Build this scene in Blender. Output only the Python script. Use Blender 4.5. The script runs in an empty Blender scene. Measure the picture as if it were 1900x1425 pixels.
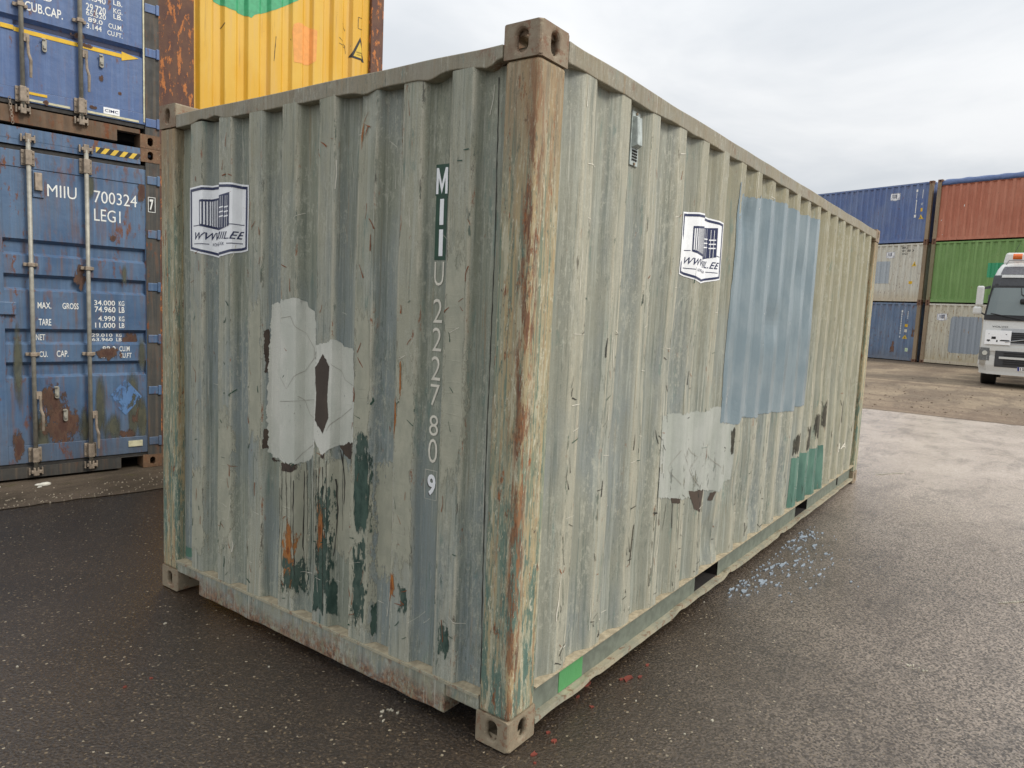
import bpy, bmesh, math, random
from mathutils import Vector, Matrix, noise as mnoise
R = math.radians
S = bpy.context.scene
COL = S.collection
rnd = random.Random(7)

# ---------------------------------------------------------------- camera, sky, sun, exposure
cam = bpy.data.cameras.new('camera')
camo = bpy.data.objects.new('camera', cam); COL.objects.link(camo); S.camera = camo
yaw, pit, rol = 0.61014965, -0.10603300, 0.04861283
F = Vector((math.cos(pit)*math.cos(yaw), math.cos(pit)*math.sin(yaw), math.sin(pit)))
Rt = F.cross(Vector((0, 0, 1))).normalized(); Up = Rt.cross(F)
r2 = math.cos(rol)*Rt + math.sin(rol)*Up; u2 = -math.sin(rol)*Rt + math.cos(rol)*Up
mw = Matrix((r2, u2, -F)).transposed().to_4x4(); mw.translation = Vector((-2.016224, -1.449366, 1.631203))
camo.matrix_world = mw
cam.sensor_width = 36; cam.lens = 36*1333.62/1900
cam.shift_x = -(991.06-950)/1900; cam.shift_y = (716.33-712.5)/1900
cam.clip_end = 2000; cam.clip_start = 0.05

SUN_EL, SUN_AZ = R(44), R(-80)          # azimuth of the direction towards the sun, from +X
w = bpy.data.worlds.new('World'); S.world = w; w.use_nodes = True
nt = w.node_tree; nt.nodes.clear()
def wn(t, **k):
    n = nt.nodes.new(t)
    for a, b in k.items(): setattr(n, a, b)
    return n
L = nt.links.new
tc = wn('ShaderNodeTexCoord'); sep = wn('ShaderNodeSeparateXYZ'); L(tc.outputs['Generated'], sep.inputs[0])
def wm(op, a, b=None, c=None):
    n = wn('ShaderNodeMath', operation=op)
    for i, v in enumerate((a, b, c)):
        if v is None: continue
        if isinstance(v, (int, float)): n.inputs[i].default_value = v
        else: L(v, n.inputs[i])
    return n.outputs[0]
zc = wm('MAXIMUM', sep.outputs[2], 0.0)
den = wm('ADD', zc, 0.12)
cx = wm('DIVIDE', sep.outputs[0], den); cy = wm('DIVIDE', sep.outputs[1], den)
cmb = wn('ShaderNodeCombineXYZ'); L(cx, cmb.inputs[0]); L(cy, cmb.inputs[1])
n1 = wn('ShaderNodeTexNoise'); n1.inputs['Scale'].default_value = 0.62; n1.inputs['Detail'].default_value = 6; n1.inputs['Roughness'].default_value = .55
n1.inputs['Distortion'].default_value = .5
L(cmb.outputs[0], n1.inputs['Vector'])
mr = wn('ShaderNodeMapRange', interpolation_type='SMOOTHSTEP'); mr.inputs['From Min'].default_value = .36; mr.inputs['From Max'].default_value = .66
L(n1.outputs['Fac'], mr.inputs['Value'])
mx = wn('ShaderNodeMix', data_type='RGBA'); L(mr.outputs[0], mx.inputs['Factor'])
mx.inputs['A'].default_value = (.60, .63, .665, 1); mx.inputs['B'].default_value = (.80, .81, .82, 1)
# overcast: brighter towards the zenith
zf = wm('MULTIPLY_ADD', wm('POWER', zc, 1.3), 1.05, 1.0)
below = wn('ShaderNodeMapRange'); below.inputs['From Min'].default_value = -.05; below.inputs['From Max'].default_value = 0.0
below.inputs['To Min'].default_value = .25
L(sep.outputs[2], below.inputs['Value'])
zf2 = wm('MULTIPLY', zf, below.outputs[0])
vm = wn('ShaderNodeVectorMath', operation='SCALE'); L(mx.outputs['Result'], vm.inputs[0]); L(zf2, vm.inputs['Scale'])
bgc = wn('ShaderNodeBackground'); L(vm.outputs[0], bgc.inputs['Color']); bgc.inputs['Strength'].default_value = 0.95
sky = wn('ShaderNodeTexSky', sky_type='NISHITA'); sky.sun_disc = False; sky.sun_elevation = SUN_EL; sky.sun_rotation = R(90) - SUN_AZ
bgs = wn('ShaderNodeBackground'); L(sky.outputs[0], bgs.inputs['Color']); bgs.inputs['Strength'].default_value = 0.05
mxs = wn('ShaderNodeMixShader'); mxs.inputs[0].default_value = .93
L(bgs.outputs[0], mxs.inputs[1]); L(bgc.outputs[0], mxs.inputs[2])
wo = wn('ShaderNodeOutputWorld'); L(mxs.outputs[0], wo.inputs['Surface'])
sun = bpy.data.lights.new('sun', 'SUN'); sun.energy = 2.0; sun.angle = R(18); sun.color = (1, .95, .87)
suno = bpy.data.objects.new('sun', sun); COL.objects.link(suno)
sd = Vector((math.cos(SUN_EL)*math.cos(SUN_AZ), math.cos(SUN_EL)*math.sin(SUN_AZ), math.sin(SUN_EL)))
suno.rotation_euler = sd.to_track_quat('Z', 'Y').to_euler()
S.view_settings.view_transform = 'Standard'; S.view_settings.look = 'None'
S.view_settings.exposure = 0.16; S.view_settings.gamma = 1; S.view_settings.use_curve_mapping = False

# ---------------------------------------------------------------- materials
def lin(r, g, b, k=1.0):
    f = lambda v: (v/255/12.92 if v/255 <= .04045 else ((v/255+.055)/1.055)**2.4)*k
    return (f(r), f(g), f(b), 1)
class Mat:
    def __init__(s, name):
        s.m = bpy.data.materials.new(name); s.m.use_nodes = True; s.t = s.m.node_tree; s.t.nodes.clear()
        s.o = s.n('ShaderNodeOutputMaterial'); s.b = s.n('ShaderNodeBsdfPrincipled'); s.l(s.b.outputs[0], s.o.inputs['Surface'])
        s.tc = s.n('ShaderNodeTexCoord'); s.sp = s.n('ShaderNodeSeparateXYZ'); s.l(s.tc.outputs['Object'], s.sp.inputs[0])
        s.x, s.y, s.z = s.sp.outputs
    def n(s, t, **k):
        q = s.t.nodes.new(t)
        for a, b in k.items(): setattr(q, a, b)
        return q
    def l(s, a, b): s.t.links.new(a, b)
    def put(s, v, i):
        if isinstance(v, (int, float)): i.default_value = v
        elif isinstance(v, tuple): i.default_value = v
        else: s.l(v, i)
    def noise(s, sc, det=4, ro=.55, off=(0, 0, 0), dist=0.0):
        if not isinstance(sc, tuple): sc = (sc, sc, sc)
        m = s.n('ShaderNodeMapping'); m.inputs['Scale'].default_value = sc; m.inputs['Location'].default_value = off
        s.l(s.tc.outputs['Object'], m.inputs[0])
        q = s.n('ShaderNodeTexNoise'); s.l(m.outputs[0], q.inputs['Vector']); q.inputs['Scale'].default_value = 1
        q.inputs['Detail'].default_value = det; q.inputs['Roughness'].default_value = ro; q.inputs['Distortion'].default_value = dist
        return q.outputs['Fac']
    def voro(s, sc, off=(0, 0, 0), out='Distance', feat='F1'):
        if not isinstance(sc, tuple): sc = (sc, sc, sc)
        m = s.n('ShaderNodeMapping'); m.inputs['Scale'].default_value = sc; m.inputs['Location'].default_value = off
        s.l(s.tc.outputs['Object'], m.inputs[0])
        q = s.n('ShaderNodeTexVoronoi', feature=feat); s.l(m.outputs[0], q.inputs['Vector']); q.inputs['Scale'].default_value = 1
        return q.outputs[out]
    def step(s, f, a, b, lo=0.0, hi=1.0):
        q = s.n('ShaderNodeMapRange', interpolation_type='SMOOTHSTEP')
        s.put(f, q.inputs['Value']); q.inputs['From Min'].default_value = a; q.inputs['From Max'].default_value = b
        q.inputs['To Min'].default_value = lo; q.inputs['To Max'].default_value = hi
        return q.outputs[0]
    def math(s, op, a, b=None, c=None):
        q = s.n('ShaderNodeMath', operation=op)
        for i, v in enumerate((a, b, c)):
            if v is not None: s.put(v, q.inputs[i])
        return q.outputs[0]
    def mul(s, a, b): return s.math('MULTIPLY', a, b)
    def mix(s, f, a, b, blend='MIX'):
        q = s.n('ShaderNodeMix', data_type='RGBA', blend_type=blend)
        s.put(f, q.inputs['Factor']); s.put(a, q.inputs['A']); s.put(b, q.inputs['B'])
        return q.outputs['Result']
    def bump(s, h, st=.3, d=.01, prev=None):
        q = s.n('ShaderNodeBump'); q.inputs['Strength'].default_value = st; q.inputs['Distance'].default_value = d
        s.put(h, q.inputs['Height'])
        if prev is not None: s.l(prev, q.inputs['Normal'])
        return q.outputs[0]
    def fin(s, col, rough=.6, metal=0.0, bump=None, spec=.5, alpha=None):
        s.put(col, s.b.inputs['Base Color']); s.put(rough, s.b.inputs['Roughness']); s.put(metal, s.b.inputs['Metallic'])
        s.b.inputs['Specular IOR Level'].default_value = spec
        if bump is not None: s.l(bump, s.b.inputs['Normal'])
        if alpha is not None:
            tr = s.n('ShaderNodeBsdfTransparent'); ms = s.n('ShaderNodeMixShader')
            s.put(alpha, ms.inputs[0]); s.l(tr.outputs[0], ms.inputs[1]); s.l(s.b.outputs[0], ms.inputs[2]); s.l(ms.outputs[0], s.o.inputs['Surface'])
        return s.m

RUST = lin(134, 82, 46); RUSTD = lin(84, 50, 36)
def painted(name, c1, c2, rust=.35, dirt=lin(120, 104, 84), dirt_amt=.35, rough=.55, seed=0, low_dirt=True, streak=.5, H=2.6, dark=None, rustcol=RUST):
    """old container paint: blotches, rain streaks, rust blisters"""
    m = Mat(name); o = (seed*3.1, seed*7.7, seed*1.3)
    c = m.mix(m.step(m.noise((1.6, 1.6, 1.0), 5, .6, o), .38, .64), c1, c2)
    c = m.mix(m.mul(m.step(m.noise((24, 24, 1.1), 4, .6, o), .45, .72), streak), c, tuple(min(1, v*1.35) for v in c2[:3])+(1,))
    c = m.mix(m.mul(m.step(m.noise((34, 34, 1.6), 5, .65, (o[0]+5, 2, 1)), .48, .75), dirt_amt), c, dirt)
    if low_dirt:
        fz = m.step(m.math('ADD', m.z, m.mul(m.noise((6, 6, 2), 4, .6, o), .5)), .25, .95, 1, 0)
        c = m.mix(m.mul(fz, .45), c, dirt)
    big = m.step(m.noise((1.1, 1.1, .9), 3, .5, (o[0]+9, 0, 4)), .40, .62)
    sp = m.mul(m.step(m.noise((17, 17, 6), 6, .7, o), .64-.12*rust, .72-.12*rust), m.math('ADD', m.mul(big, .8), .2))
    c = m.mix(m.mul(m.step(m.noise((26, 26, 2.2), 4, .6, (1, o[1], 3)), .56-.1*rust, .78), .6*min(1, rust*1.6)), c, tuple(a*.55+b*.45 for a, b in zip(rustcol[:3], dirt[:3]))+(1,))
    c = m.mix(sp, c, m.mix(m.noise(40, 3), rustcol, RUSTD))
    b1 = m.bump(m.noise(9, 3, .5, o), .25, .02)
    b2 = m.bump(m.math('ADD', m.noise(140, 3, .6), m.mul(sp, 1.2)), .25, .003, b1)
    return m.fin(c, m.step(m.noise(12, 4), .3, .7, rough-.08, rough+.15), 0, b2)

def old_green(name, face):
    """the weathered grey-green container: depth coordinate tells rubbed ridges from recesses; side ribs also carry painted light"""
    m = Mat(name); o = {'end': (0, 0, 0), 'side': (11, 5, 2), 'frame': (3, 9, 8)}[face]
    gg = lin(144, 149, 134); bl = lin(138, 148, 147); be = lin(180, 176, 154); ol = lin(152, 146, 116)
    pale = lin(180, 183, 170); dg = lin(62, 88, 78)
    c = m.mix(m.step(m.noise((2.2, 2.2, 1.1), 5, .6, o), .40, .60), gg, bl)
    if face == 'side':
        c = m.mix(m.step(m.noise((2.0, 2.0, 1.1), 5, .6, o), .42, .62), lin(146, 147, 133), lin(138, 144, 140))
    if face == 'frame':
        c = m.mix(m.step(m.noise((3, 3, 2.1), 5, .6, o), .40, .60), lin(152, 152, 136), lin(148, 154, 148))
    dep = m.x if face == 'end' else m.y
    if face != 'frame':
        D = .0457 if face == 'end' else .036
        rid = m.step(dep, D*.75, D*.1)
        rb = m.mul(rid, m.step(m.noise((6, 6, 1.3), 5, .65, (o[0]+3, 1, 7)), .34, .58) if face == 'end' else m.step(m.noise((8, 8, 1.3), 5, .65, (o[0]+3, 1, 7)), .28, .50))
        c = m.mix(m.mul(rb, .68 if face == 'end' else .85), c, be if face == 'end' else lin(182, 178, 158))  # rubbed ridges; on the side also paler to paint the light on the ribs
    # long rain streaks, light and dark
    c = m.mix(m.mul(m.step(m.noise((38, 38, .9), 5, .65, o), .52, .62), .6), c, pale)
    c = m.mix(m.mul(m.step(m.noise((46, 46, 1.3), 5, .65, (2+o[0], 6, 1)), .54, .64), .6), c, lin(98, 110, 102))
    c = m.mix(m.mul(m.step(m.noise((120, 120, 2.5), 3, .6, (2, 2, 2)), .50, .75), .35), c, lin(112, 112, 96))
    # olive / tan film hanging from the roof rail
    fz = m.step(m.math('ADD', m.z, m.mul(m.noise((5, 5, 1.1), 4, .6, o), 1.4)), 1.75 if face != 'side' else 1.85, 3.2)
    if face == 'side':
        far = m.step(m.math('ADD', m.x, m.mul(m.noise((1.5, 1.5, .6), 3), 1.5)), .9, 3.6, .12, .95)
        c = m.mix(m.mul(fz, m.mul(far, .85)), c, lin(148, 138, 104))
        c = m.mix(m.mul(m.step(m.x, 3.3, 4.6), .45), c, lin(152, 146, 116))
    elif face == 'end':
        c = m.mix(m.mul(fz, .28), c, ol)
    else:
        c = m.mix(m.mul(m.step(m.z, 1.6, 2.4), .62), c, lin(146, 128, 98))
        c = m.mix(m.mul(m.step(m.math('ADD', m.z, m.mul(m.math('SUBTRACT', m.noise((7, 7, 3), 5, .7), .5), .26)), .15, .06), m.step(m.noise((30, 30, 30), 8, .8), .40, .50)), c, m.mix(m.step(m.noise(50, 5, .75), .42, .58), lin(152, 112, 82), lin(98, 66, 50)))
        c = m.mix(m.mul(m.step(m.z, .25, .2), m.mul(m.step(m.noise((16, 16, 8), 7, .78, (4, 4, 1)), .52, .58), .7)), c, m.mix(m.noise(30, 4), lin(188, 174, 140), lin(96, 112, 98)))
    # mould film low down
    # mottled film
    c = m.mix(m.mul(m.step(m.noise((9, 9, 7), 6, .7, (8, 8, 8)), .5, .68), .30), c, lin(166, 168, 154))
    # dark green old coat showing where the top coat is scraped
    low = m.step(m.z, .35, 1.5, 1.0, .35)
    scr = m.step(m.noise((22, 22, 3.0), 7, .75, (o[0]+1, 3, 5)), .635, .665)
    scr2 = m.mul(scr, m.step(m.noise((3.5, 3.5, 1.0), 3, .5, (4, 4, o[2])), .46, .56))
    c = m.mix(m.mul(scr2, m.mul(low, .95)), c, m.mix(m.noise(60, 3), dg, lin(50, 66, 58)))
    # teal scuffs
    sc3 = m.mul(m.step(m.noise((9, 9, 2.2), 5, .7, (o[0]+6, 0, 9)), .57, .64), m.step(m.noise((60, 60, 8), 4, .7), .42, .62))
    c = m.mix(m.mul(sc3, .55), c, lin(92, 124, 116))
    # rust freckles and small runs
    f1 = m.mul(m.step(m.noise((30, 30, 11), 6, .7, (o[0]+8, 7, 3)), .655, .70), m.step(m.noise((4, 4, 1.5), 3, .5, (1, 6, o[1])), .40, .58))
    run = m.mul(m.step(m.noise((30, 30, 1.7), 5, .7, (o[0]+8, 7, 3)), .60, .72), .5)
    if face != 'side':
        c = m.mix(run, c, lin(158, 128, 88))
    else:
        c = m.mix(m.mul(run, .35), c, lin(158, 136, 102))
    c = m.mix(m.mul(f1, .95 if face != 'side' else .55), c, m.mix(m.noise(70, 3), lin(150, 84, 38), lin(96, 54, 34)))
    if face == 'frame':
        f2 = m.step(m.noise((7, 7, 6), 7, .72, (2, 3, 3)), .54, .66)
        c = m.mix(m.mul(f2, .75), c, m.mix(m.noise(30, 4), lin(146, 112, 84), lin(112, 74, 54)))
    # broken, speckled wear of the top coat on the rubbed faces
    w1 = m.mul(m.step(m.noise((55, 55, 26), 8, .8, (o[0]+2, 4, 4)), .52, .58), m.step(m.noise((5, 5, 1.4), 5, .65, (9, o[0], 4)), .46, .58))
    c = m.mix(m.mul(w1, .5), c, lin(196, 194, 176))
    w2 = m.mul(m.step(m.noise((70, 70, 16), 8, .8, (o[0]+2, 9, 4)), .55, .60), m.step(m.noise((4, 4, 1.1), 5, .65, (2, o[0], 8)), .48, .60))
    c = m.mix(m.mul(w2, .55), c, lin(86, 98, 90))
    w4 = m.mul(m.step(m.noise((64, 64, 1.6), 8, .8, (o[0]+7, 3, 4)), .56, .60), m.step(m.noise((4, 4, 1.2), 5, .65, (7, 2, 8)), .42, .58))
    c = m.mix(m.mul(w4, .6), c, lin(206, 204, 188))
    w5 = m.mul(m.step(m.noise((48, 48, 4.5), 9, .82, (o[0]+3, 8, 4)), .60, .63), m.step(m.noise((3, 3, 1.0), 5, .65, (1, 5, 8)), .44, .56))
    c = m.mix(m.mul(w5, .75), c, lin(74, 82, 72))
    # brown hairline runs
    w3 = m.mul(m.step(m.noise((95, 95, .8), 5, .7, (o[0]+2, 1, 4)), .60, .66), m.step(m.noise((3, 3, .9), 4, .6, (2, 2, 8)), .45, .6))
    c = m.mix(m.mul(w3, .6), c, lin(120, 104, 74))
    # chips and rubbed paint along the bends of the ribs
    if face != 'frame':
        sx_, e0_, p_, fl_ = (m.y, .392, .25, .11) if face == 'end' else (m.x, .378, .2786, .072)
        def edge(e):
            fr = m.math('FRACT', m.math('ADD', m.math('DIVIDE', m.math('SUBTRACT', sx_, e), p_), .5))
            return m.mul(m.math('ABSOLUTE', m.math('SUBTRACT', fr, .5)), p_)
        dd = m.math('MINIMUM', edge(e0_-.004), edge(e0_-fl_+.004))
        dd = m.math('ADD', dd, m.mul(m.math('SUBTRACT', m.noise((30, 30, 5), 6, .75), .5), .02))
        E_ = m.step(dd, .011, .002)
        c = m.mix(m.mul(m.mul(E_, m.step(m.noise((18, 18, 2.4), 7, .75, (1, 1, 1)), .46, .54)), .6), c, lin(198, 192, 170))
        c = m.mix(m.mul(m.mul(E_, m.step(m.noise((24, 24, 6), 8, .8, (6, 1, 3)), .56, .59)), .85), c, m.mix(m.step(m.noise(9, 4), .42, .58), lin(74, 66, 52), lin(62, 86, 74)))
        c = m.mix(m.mul(m.mul(m.step(dd, .020, .004), m.step(m.noise((20, 20, 5), 8, .8, (2, 7, 3)), .60, .63)), .9 if face == 'end' else .6), c, m.mix(m.noise(70, 3), lin(166, 98, 48), lin(104, 62, 40)))
    g = m.noise(300, 3, .7)
    c = m.mix(m.step(g, .38, .62, .0, .30), c, lin(92, 94, 84))
    h1 = m.bump(m.noise((7, 7, 3), 3, .5, o), .30, .02)
    h2 = m.bump(m.noise((50, 50, 16), 4, .65), .25, .003, h1)
    h3 = m.bump(m.math('SUBTRACT', m.mul(g, .5), scr2), .30, .0012, h2)
    return m.fin(c, m.step(m.noise(9, 4), .3, .7, .34, .58) if face == 'side' else m.step(m.noise(9, 4), .3, .7, .44, .68), 0, h3, .5)

def post_mat():
    m = Mat('tan_rust_post')
    c = m.mix(m.step(m.noise((14, 14, .9), 6, .65), .38, .62), lin(164, 152, 122), lin(142, 150, 132))
    c = m.mix(m.mul(m.step(m.noise((36, 36, 1.0), 6, .7, (4, 4, 4)), .42, .60), .7), c, lin(182, 158, 116))
    c = m.mix(m.mul(m.step(m.noise((50, 50, 1.4), 6, .72, (1, 9, 4)), .52, .58), .75), c, lin(96, 122, 108))
    c = m.mix(m.mul(m.step(m.noise((44, 44, 1.2), 6, .72, (6, 2, 4)), .54, .62), .6), c, lin(156, 116, 80))
    lowg = m.mul(m.step(m.z, .65, 1.4, 1, .15), m.step(m.noise((16, 16, 2.6), 7, .76, (9, 9, 1)), .50, .54))
    c = m.mix(m.mul(lowg, .9), c, m.mix(m.noise((60, 60, 8), 5, .7), lin(76, 106, 98), lin(98, 124, 112)))
    c = m.mix(m.mul(m.step(m.noise((34, 34, 3.4), 7, .78, (7, 2, 2)), .55, .565), .85), c, lin(184, 178, 152))
    c = m.mix(m.mul(m.step(m.noise((60, 60, 15), 9, .82, (3, 2, 2)), .56, .58), .8), c, lin(84, 104, 92))
    c = m.mix(m.mul(m.step(m.noise((80, 80, 20), 9, .82, (3, 9, 2)), .575, .59), .8), c, lin(206, 200, 176))
    ed = m.math('ABSOLUTE', m.math('ADD', m.math('SUBTRACT', m.x, m.y), m.mul(m.math('SUBTRACT', m.noise((4, 4, 2.4), 6, .75), .5), .10)))
    near = m.step(ed, .02, .06, 1, 0)
    rr = m.mul(near, m.step(m.noise((46, 46, 6.5), 9, .82, (5, 5, 9)), .485, .51))
    c = m.mix(m.mul(rr, .9), c, m.mix(m.step(m.noise((60, 60, 7), 6, .75), .4, .6), lin(150, 108, 74), lin(104, 66, 48)))
    c = m.mix(m.mul(m.step(m.noise((20, 20, 5.0), 8, .8, (0, 2, 6)), .585, .615), .9), c, m.mix(m.step(m.noise(60, 5, .7), .4, .6), lin(156, 92, 46), lin(96, 58, 42)))
    c = m.mix(m.mul(m.step(m.noise((14, 14, 9.0), 8, .8, (5, 2, 6)), .63, .66), .9), c, lin(78, 56, 44))
    c = m.mix(m.step(m.math('ADD', m.z, m.mul(m.noise((9, 9, 2), 5), .6)), 2.1, 2.8, 0, .55), c, lin(140, 110, 80))
    h = m.bump(m.noise((50, 50, 14), 7, .75), .6, .005)
    return m.fin(c, .62, 0, h, .4)

def cast_mat(name, c1, c2):
    m = Mat(name)
    c = m.mix(m.step(m.noise(9, 6, .65), .38, .62), c1, c2)
    c = m.mix(m.mul(m.step(m.noise(26, 6, .7, (3, 3, 3)), .53, .62), .7), c, lin(126, 86, 62))
    c = m.mix(m.mul(m.step(m.noise(60, 5, .7, (3, 7, 3)), .56, .68), .5), c, lin(176, 164, 138))
    return m.fin(c, .7, 0, m.bump(m.noise(70, 5, .7), .6, .004, m.bump(m.noise(14, 3), .4, .01)), .35)

def simple(name, col, rough=.5, metal=0.0, var=.15, bump=.15, spec=.5, sc=20):
    m = Mat(name)
    c = m.mix(m.step(m.noise(sc, 5, .6), .35, .65), tuple(v*(1-var) for v in col[:3])+(1,), tuple(min(1, v*(1+var)) for v in col[:3])+(1,))
    return m.fin(c, rough, metal, m.bump(m.noise(sc*5, 3, .6), bump, .003), spec)

def patch_mat(name, c1, c2, rough=.5, holes=None, hsc=(30, 30, 8), streak=.3, grain=.2, through=None):
    """a coat of paint or dirt lying on the steel; ‹holes› lets the coat below show through in flakes"""
    m = Mat(name)
    c = m.mix(m.step(m.noise((5, 5, 3), 5, .6), .36, .64), c1, c2)
    c = m.mix(m.mul(m.step(m.noise((50, 50, 2), 4, .6), .45, .75), streak), c, tuple(v*.75 for v in c1[:3])+(1,))
    c = m.mix(m.step(m.noise(300, 2), .35, .65, 0, grain), c, tuple(v*.7 for v in c2[:3])+(1,))
    a = None
    if holes is not None:
        a = m.step(m.noise(hsc, 7, .75, (2, 4, 6)), holes-.015, holes+.015)
    return m.fin(c, rough, 0, m.bump(m.noise((60, 60, 40), 4, .65), .35, .004), .45, a)

def soft_patch(name, c1, c2, ax='x', shape='ell', nsc=(24, 24, 5), amp=1.6, thr=.35, sharp=.06, dens=None, rough=.7, inner=None):
    """paint, rust or grime that frays out towards the edges of its own area"""
    m = Mat(name); gs = m.n('ShaderNodeSeparateXYZ'); m.l(m.tc.outputs['Generated'], gs.inputs[0])
    u = gs.outputs[1] if ax == 'x' else gs.outputs[0]; v = gs.outputs[2]
    a = m.math('ABSOLUTE', m.math('MULTIPLY_ADD', u, 2.0, -1.0)); b = m.math('ABSOLUTE', m.math('MULTIPLY_ADD', v, 2.0, -1.0))
    if shape == 'ell': d = m.math('SUBTRACT', 1.0, m.math('SQRT', m.math('ADD', m.mul(a, a), m.mul(b, b))))
    else: d = m.math('SUBTRACT', 1.0, m.math('MAXIMUM', m.math('POWER', a, 2.0), m.math('POWER', b, 2.0)))
    nz = m.math('SUBTRACT', m.noise(nsc, 7, .72, (3, 1, 2)), .5)
    f = m.math('ADD', d, m.mul(nz, amp))
    al = m.step(f, thr-sharp, thr+sharp)
    # never reach the outline itself
    al = m.mul(al, m.step(d, .02, .12))
    if dens: al = m.mul(al, dens)
    c = m.mix(m.step(m.noise((18, 18, 9), 5, .65), .36, .64), c1, c2)
    if inner is not None: c = m.mix(m.step(f, thr+.25, thr+.6), c, inner)
    return m.fin(c, rough, 0, m.bump(m.noise((70, 70, 40), 4, .65), .5, .004), .35, al)

def asphalt():
    m = Mat('wet_asphalt')
    big = m.noise((.55, .55, .5), 5, .6)
    c = m.mix(m.step(big, .35, .65), lin(42, 35, 28), lin(58, 48, 38))
    ag = m.voro(120, (0, 0, 0), 'Color')
    agf = m.n('ShaderNodeSeparateColor'); m.l(ag, agf.inputs[0])
    c = m.mix(m.step(agf.outputs[0], .25, 1.0, 0, .26), c, lin(104, 88, 70))
    c = m.mix(m.mul(m.step(agf.outputs[1], .965, .98), .30), c, lin(156, 136, 106))
    c = m.mix(m.mul(m.step(agf.outputs[2], .994, .997), .5), c, lin(200, 186, 158))
    # drying towards the open right-hand side, wet sheen painted in as paler colour
    q = m.math('ADD', m.math('MULTIPLY_ADD', m.x, .5, m.mul(m.y, -1.5)), m.mul(m.math('SUBTRACT', m.noise((.7, .7, .5), 6, .65), .5), 3.0))
    dry_sheen = m.mul(m.step(q, .3, 4.0), m.step(m.x, -1.4, 1.0))
    dry_sheen = m.math('MAXIMUM', dry_sheen, m.step(m.math('ADD', m.x, m.mul(m.noise((.5, .5, .5), 5), 3.0)), 7.5, 12.0))
    dcol = m.mix(m.step(agf.outputs[0], .0, 1.0), lin(78, 69, 60), lin(190, 174, 158))
    c = m.mix(m.mul(dry_sheen, .66), c, dcol)
    c = m.mix(m.mul(m.step(m.math('ADD', m.x, m.mul(m.noise((.5, .5, .5), 5), 2.0)), 4.0, 9.5), m.mul(dry_sheen, .75)), c, m.mix(agf.outputs[0], lin(186, 172, 158), lin(224, 210, 196)))
    c = m.mix(m.mul(m.step(m.noise((.9, 2.4, .5), 6, .68, (3, 1, 0)), .50, .66), .30), c, lin(58, 50, 43))
    c = m.mix(m.mul(m.step(m.noise((2.2, 2.2, .5), 6, .72, (8, 1, 0)), .56, .62), .22), c, lin(40, 34, 30))
    h = m.voro(100, (0, 0, 0), 'Distance', 'SMOOTH_F1')
    nb = m.bump(m.noise(2.0, 4, .6), .15, .03)
    nb = m.bump(h, .7, .005, nb)
    nb = m.bump(m.noise(75, 6, .8), .6, .006, nb)
    ro = m.step(m.noise((1.1, 1.1, 1), 5, .6, (2, 2, 2)), .35, .65, .12, .26)
    return m.fin(c, ro, 0, nb, .8)
def dirt():
    m = Mat('dirt_ground')
    c = m.mix(m.step(m.noise((.35, .9, .5), 6, .65, (1, 1, 0), .4), .40, .60), lin(120, 106, 90), lin(152, 136, 114))
    c = m.mix(m.mul(m.step(m.noise((.9, .20, .5), 6, .65, (4, 1, 0), 1.2), .44, .62), .6), c, lin(104, 88, 74))
    c = m.mix(m.mul(m.step(m.x, 17, 13.5), .55), c, lin(122, 104, 88))
    c = m.mix(m.mul(m.step(m.x, 29, 32), .75), c, lin(92, 80, 68))
    c = m.mix(m.step(m.noise(14, 5, .7), .42, .66, 0, .45), c, lin(84, 70, 58))
    c = m.mix(m.mul(m.step(m.noise(30, 4, .7, (4, 4, 4)), .60, .68), .6), c, lin(196, 184, 160))
    return m.fin(c, .85, 0, m.bump(m.noise(30, 5, .7), .8, .02, m.bump(m.noise((1.2, 4, 1), 4), .6, .10)), .3)
def gravel():
    m = Mat('dusty_ground_strip')
    c = m.mix(m.step(m.noise((1.5, 3, 1), 6, .65), .38, .62), lin(76, 66, 54), lin(104, 91, 77))
    c = m.mix(m.step(m.noise(45, 5, .75), .45, .65, 0, .5), c, lin(70, 60, 48))
    c = m.mix(m.mul(m.step(m.noise(70, 4, .7, (4, 4, 4)), .62, .68), .7), c, lin(170, 156, 130))
    c = m.mix(m.mul(m.step(m.noise((5, 5, 1), 5, .7, (9, 4, 4)), .55, .66), .5), c, lin(84, 80, 44))
    return m.fin(c, .85, 0, m.bump(m.noise(60, 5, .75), .8, .012), .3)

MT = {}
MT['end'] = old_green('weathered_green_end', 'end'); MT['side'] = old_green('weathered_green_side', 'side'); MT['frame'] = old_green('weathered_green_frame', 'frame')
MT['post'] = post_mat()
MT['cast'] = cast_mat('rubbed_brown_casting', lin(136, 116, 96), lin(146, 134, 114))
MT['castlow'] = cast_mat('dusty_casting', lin(148, 134, 112), lin(136, 124, 104))
MT['dust'] = simple('dust_on_ledge', lin(166, 154, 130), .9, 0, .2, .5, .2, 30)
MT['web'] = simple('green_grey_sill', lin(112, 118, 106), .6, 0, .15, .2)
MT['flange'] = cast_mat('dusty_flange', lin(170, 162, 138), lin(150, 148, 130))
MT['vent'] = simple('vent_grey_paint', lin(170, 178, 174), .45, 0, .2, .2, .5, 30)
MT['dark'] = simple('dark_interior', lin(34, 30, 27), .9, 0, .2)
MT['bluepatch'] = patch_mat('grey_blue_repaint', lin(122, 138, 145), lin(138, 151, 156), .22, streak=.30, grain=.14)
MT['white_old'] = patch_mat('old_white_paint', lin(216, 215, 204), lin(194, 196, 184), .5, holes=.335, hsc=(20, 20, 7), streak=.5, grain=.3)
MT['grey_old'] = patch_mat('old_pale_grey_paint', lin(182, 184, 176), lin(166, 170, 160), .5, holes=.39, hsc=(20, 20, 5), streak=.5, grain=.3)
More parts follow.
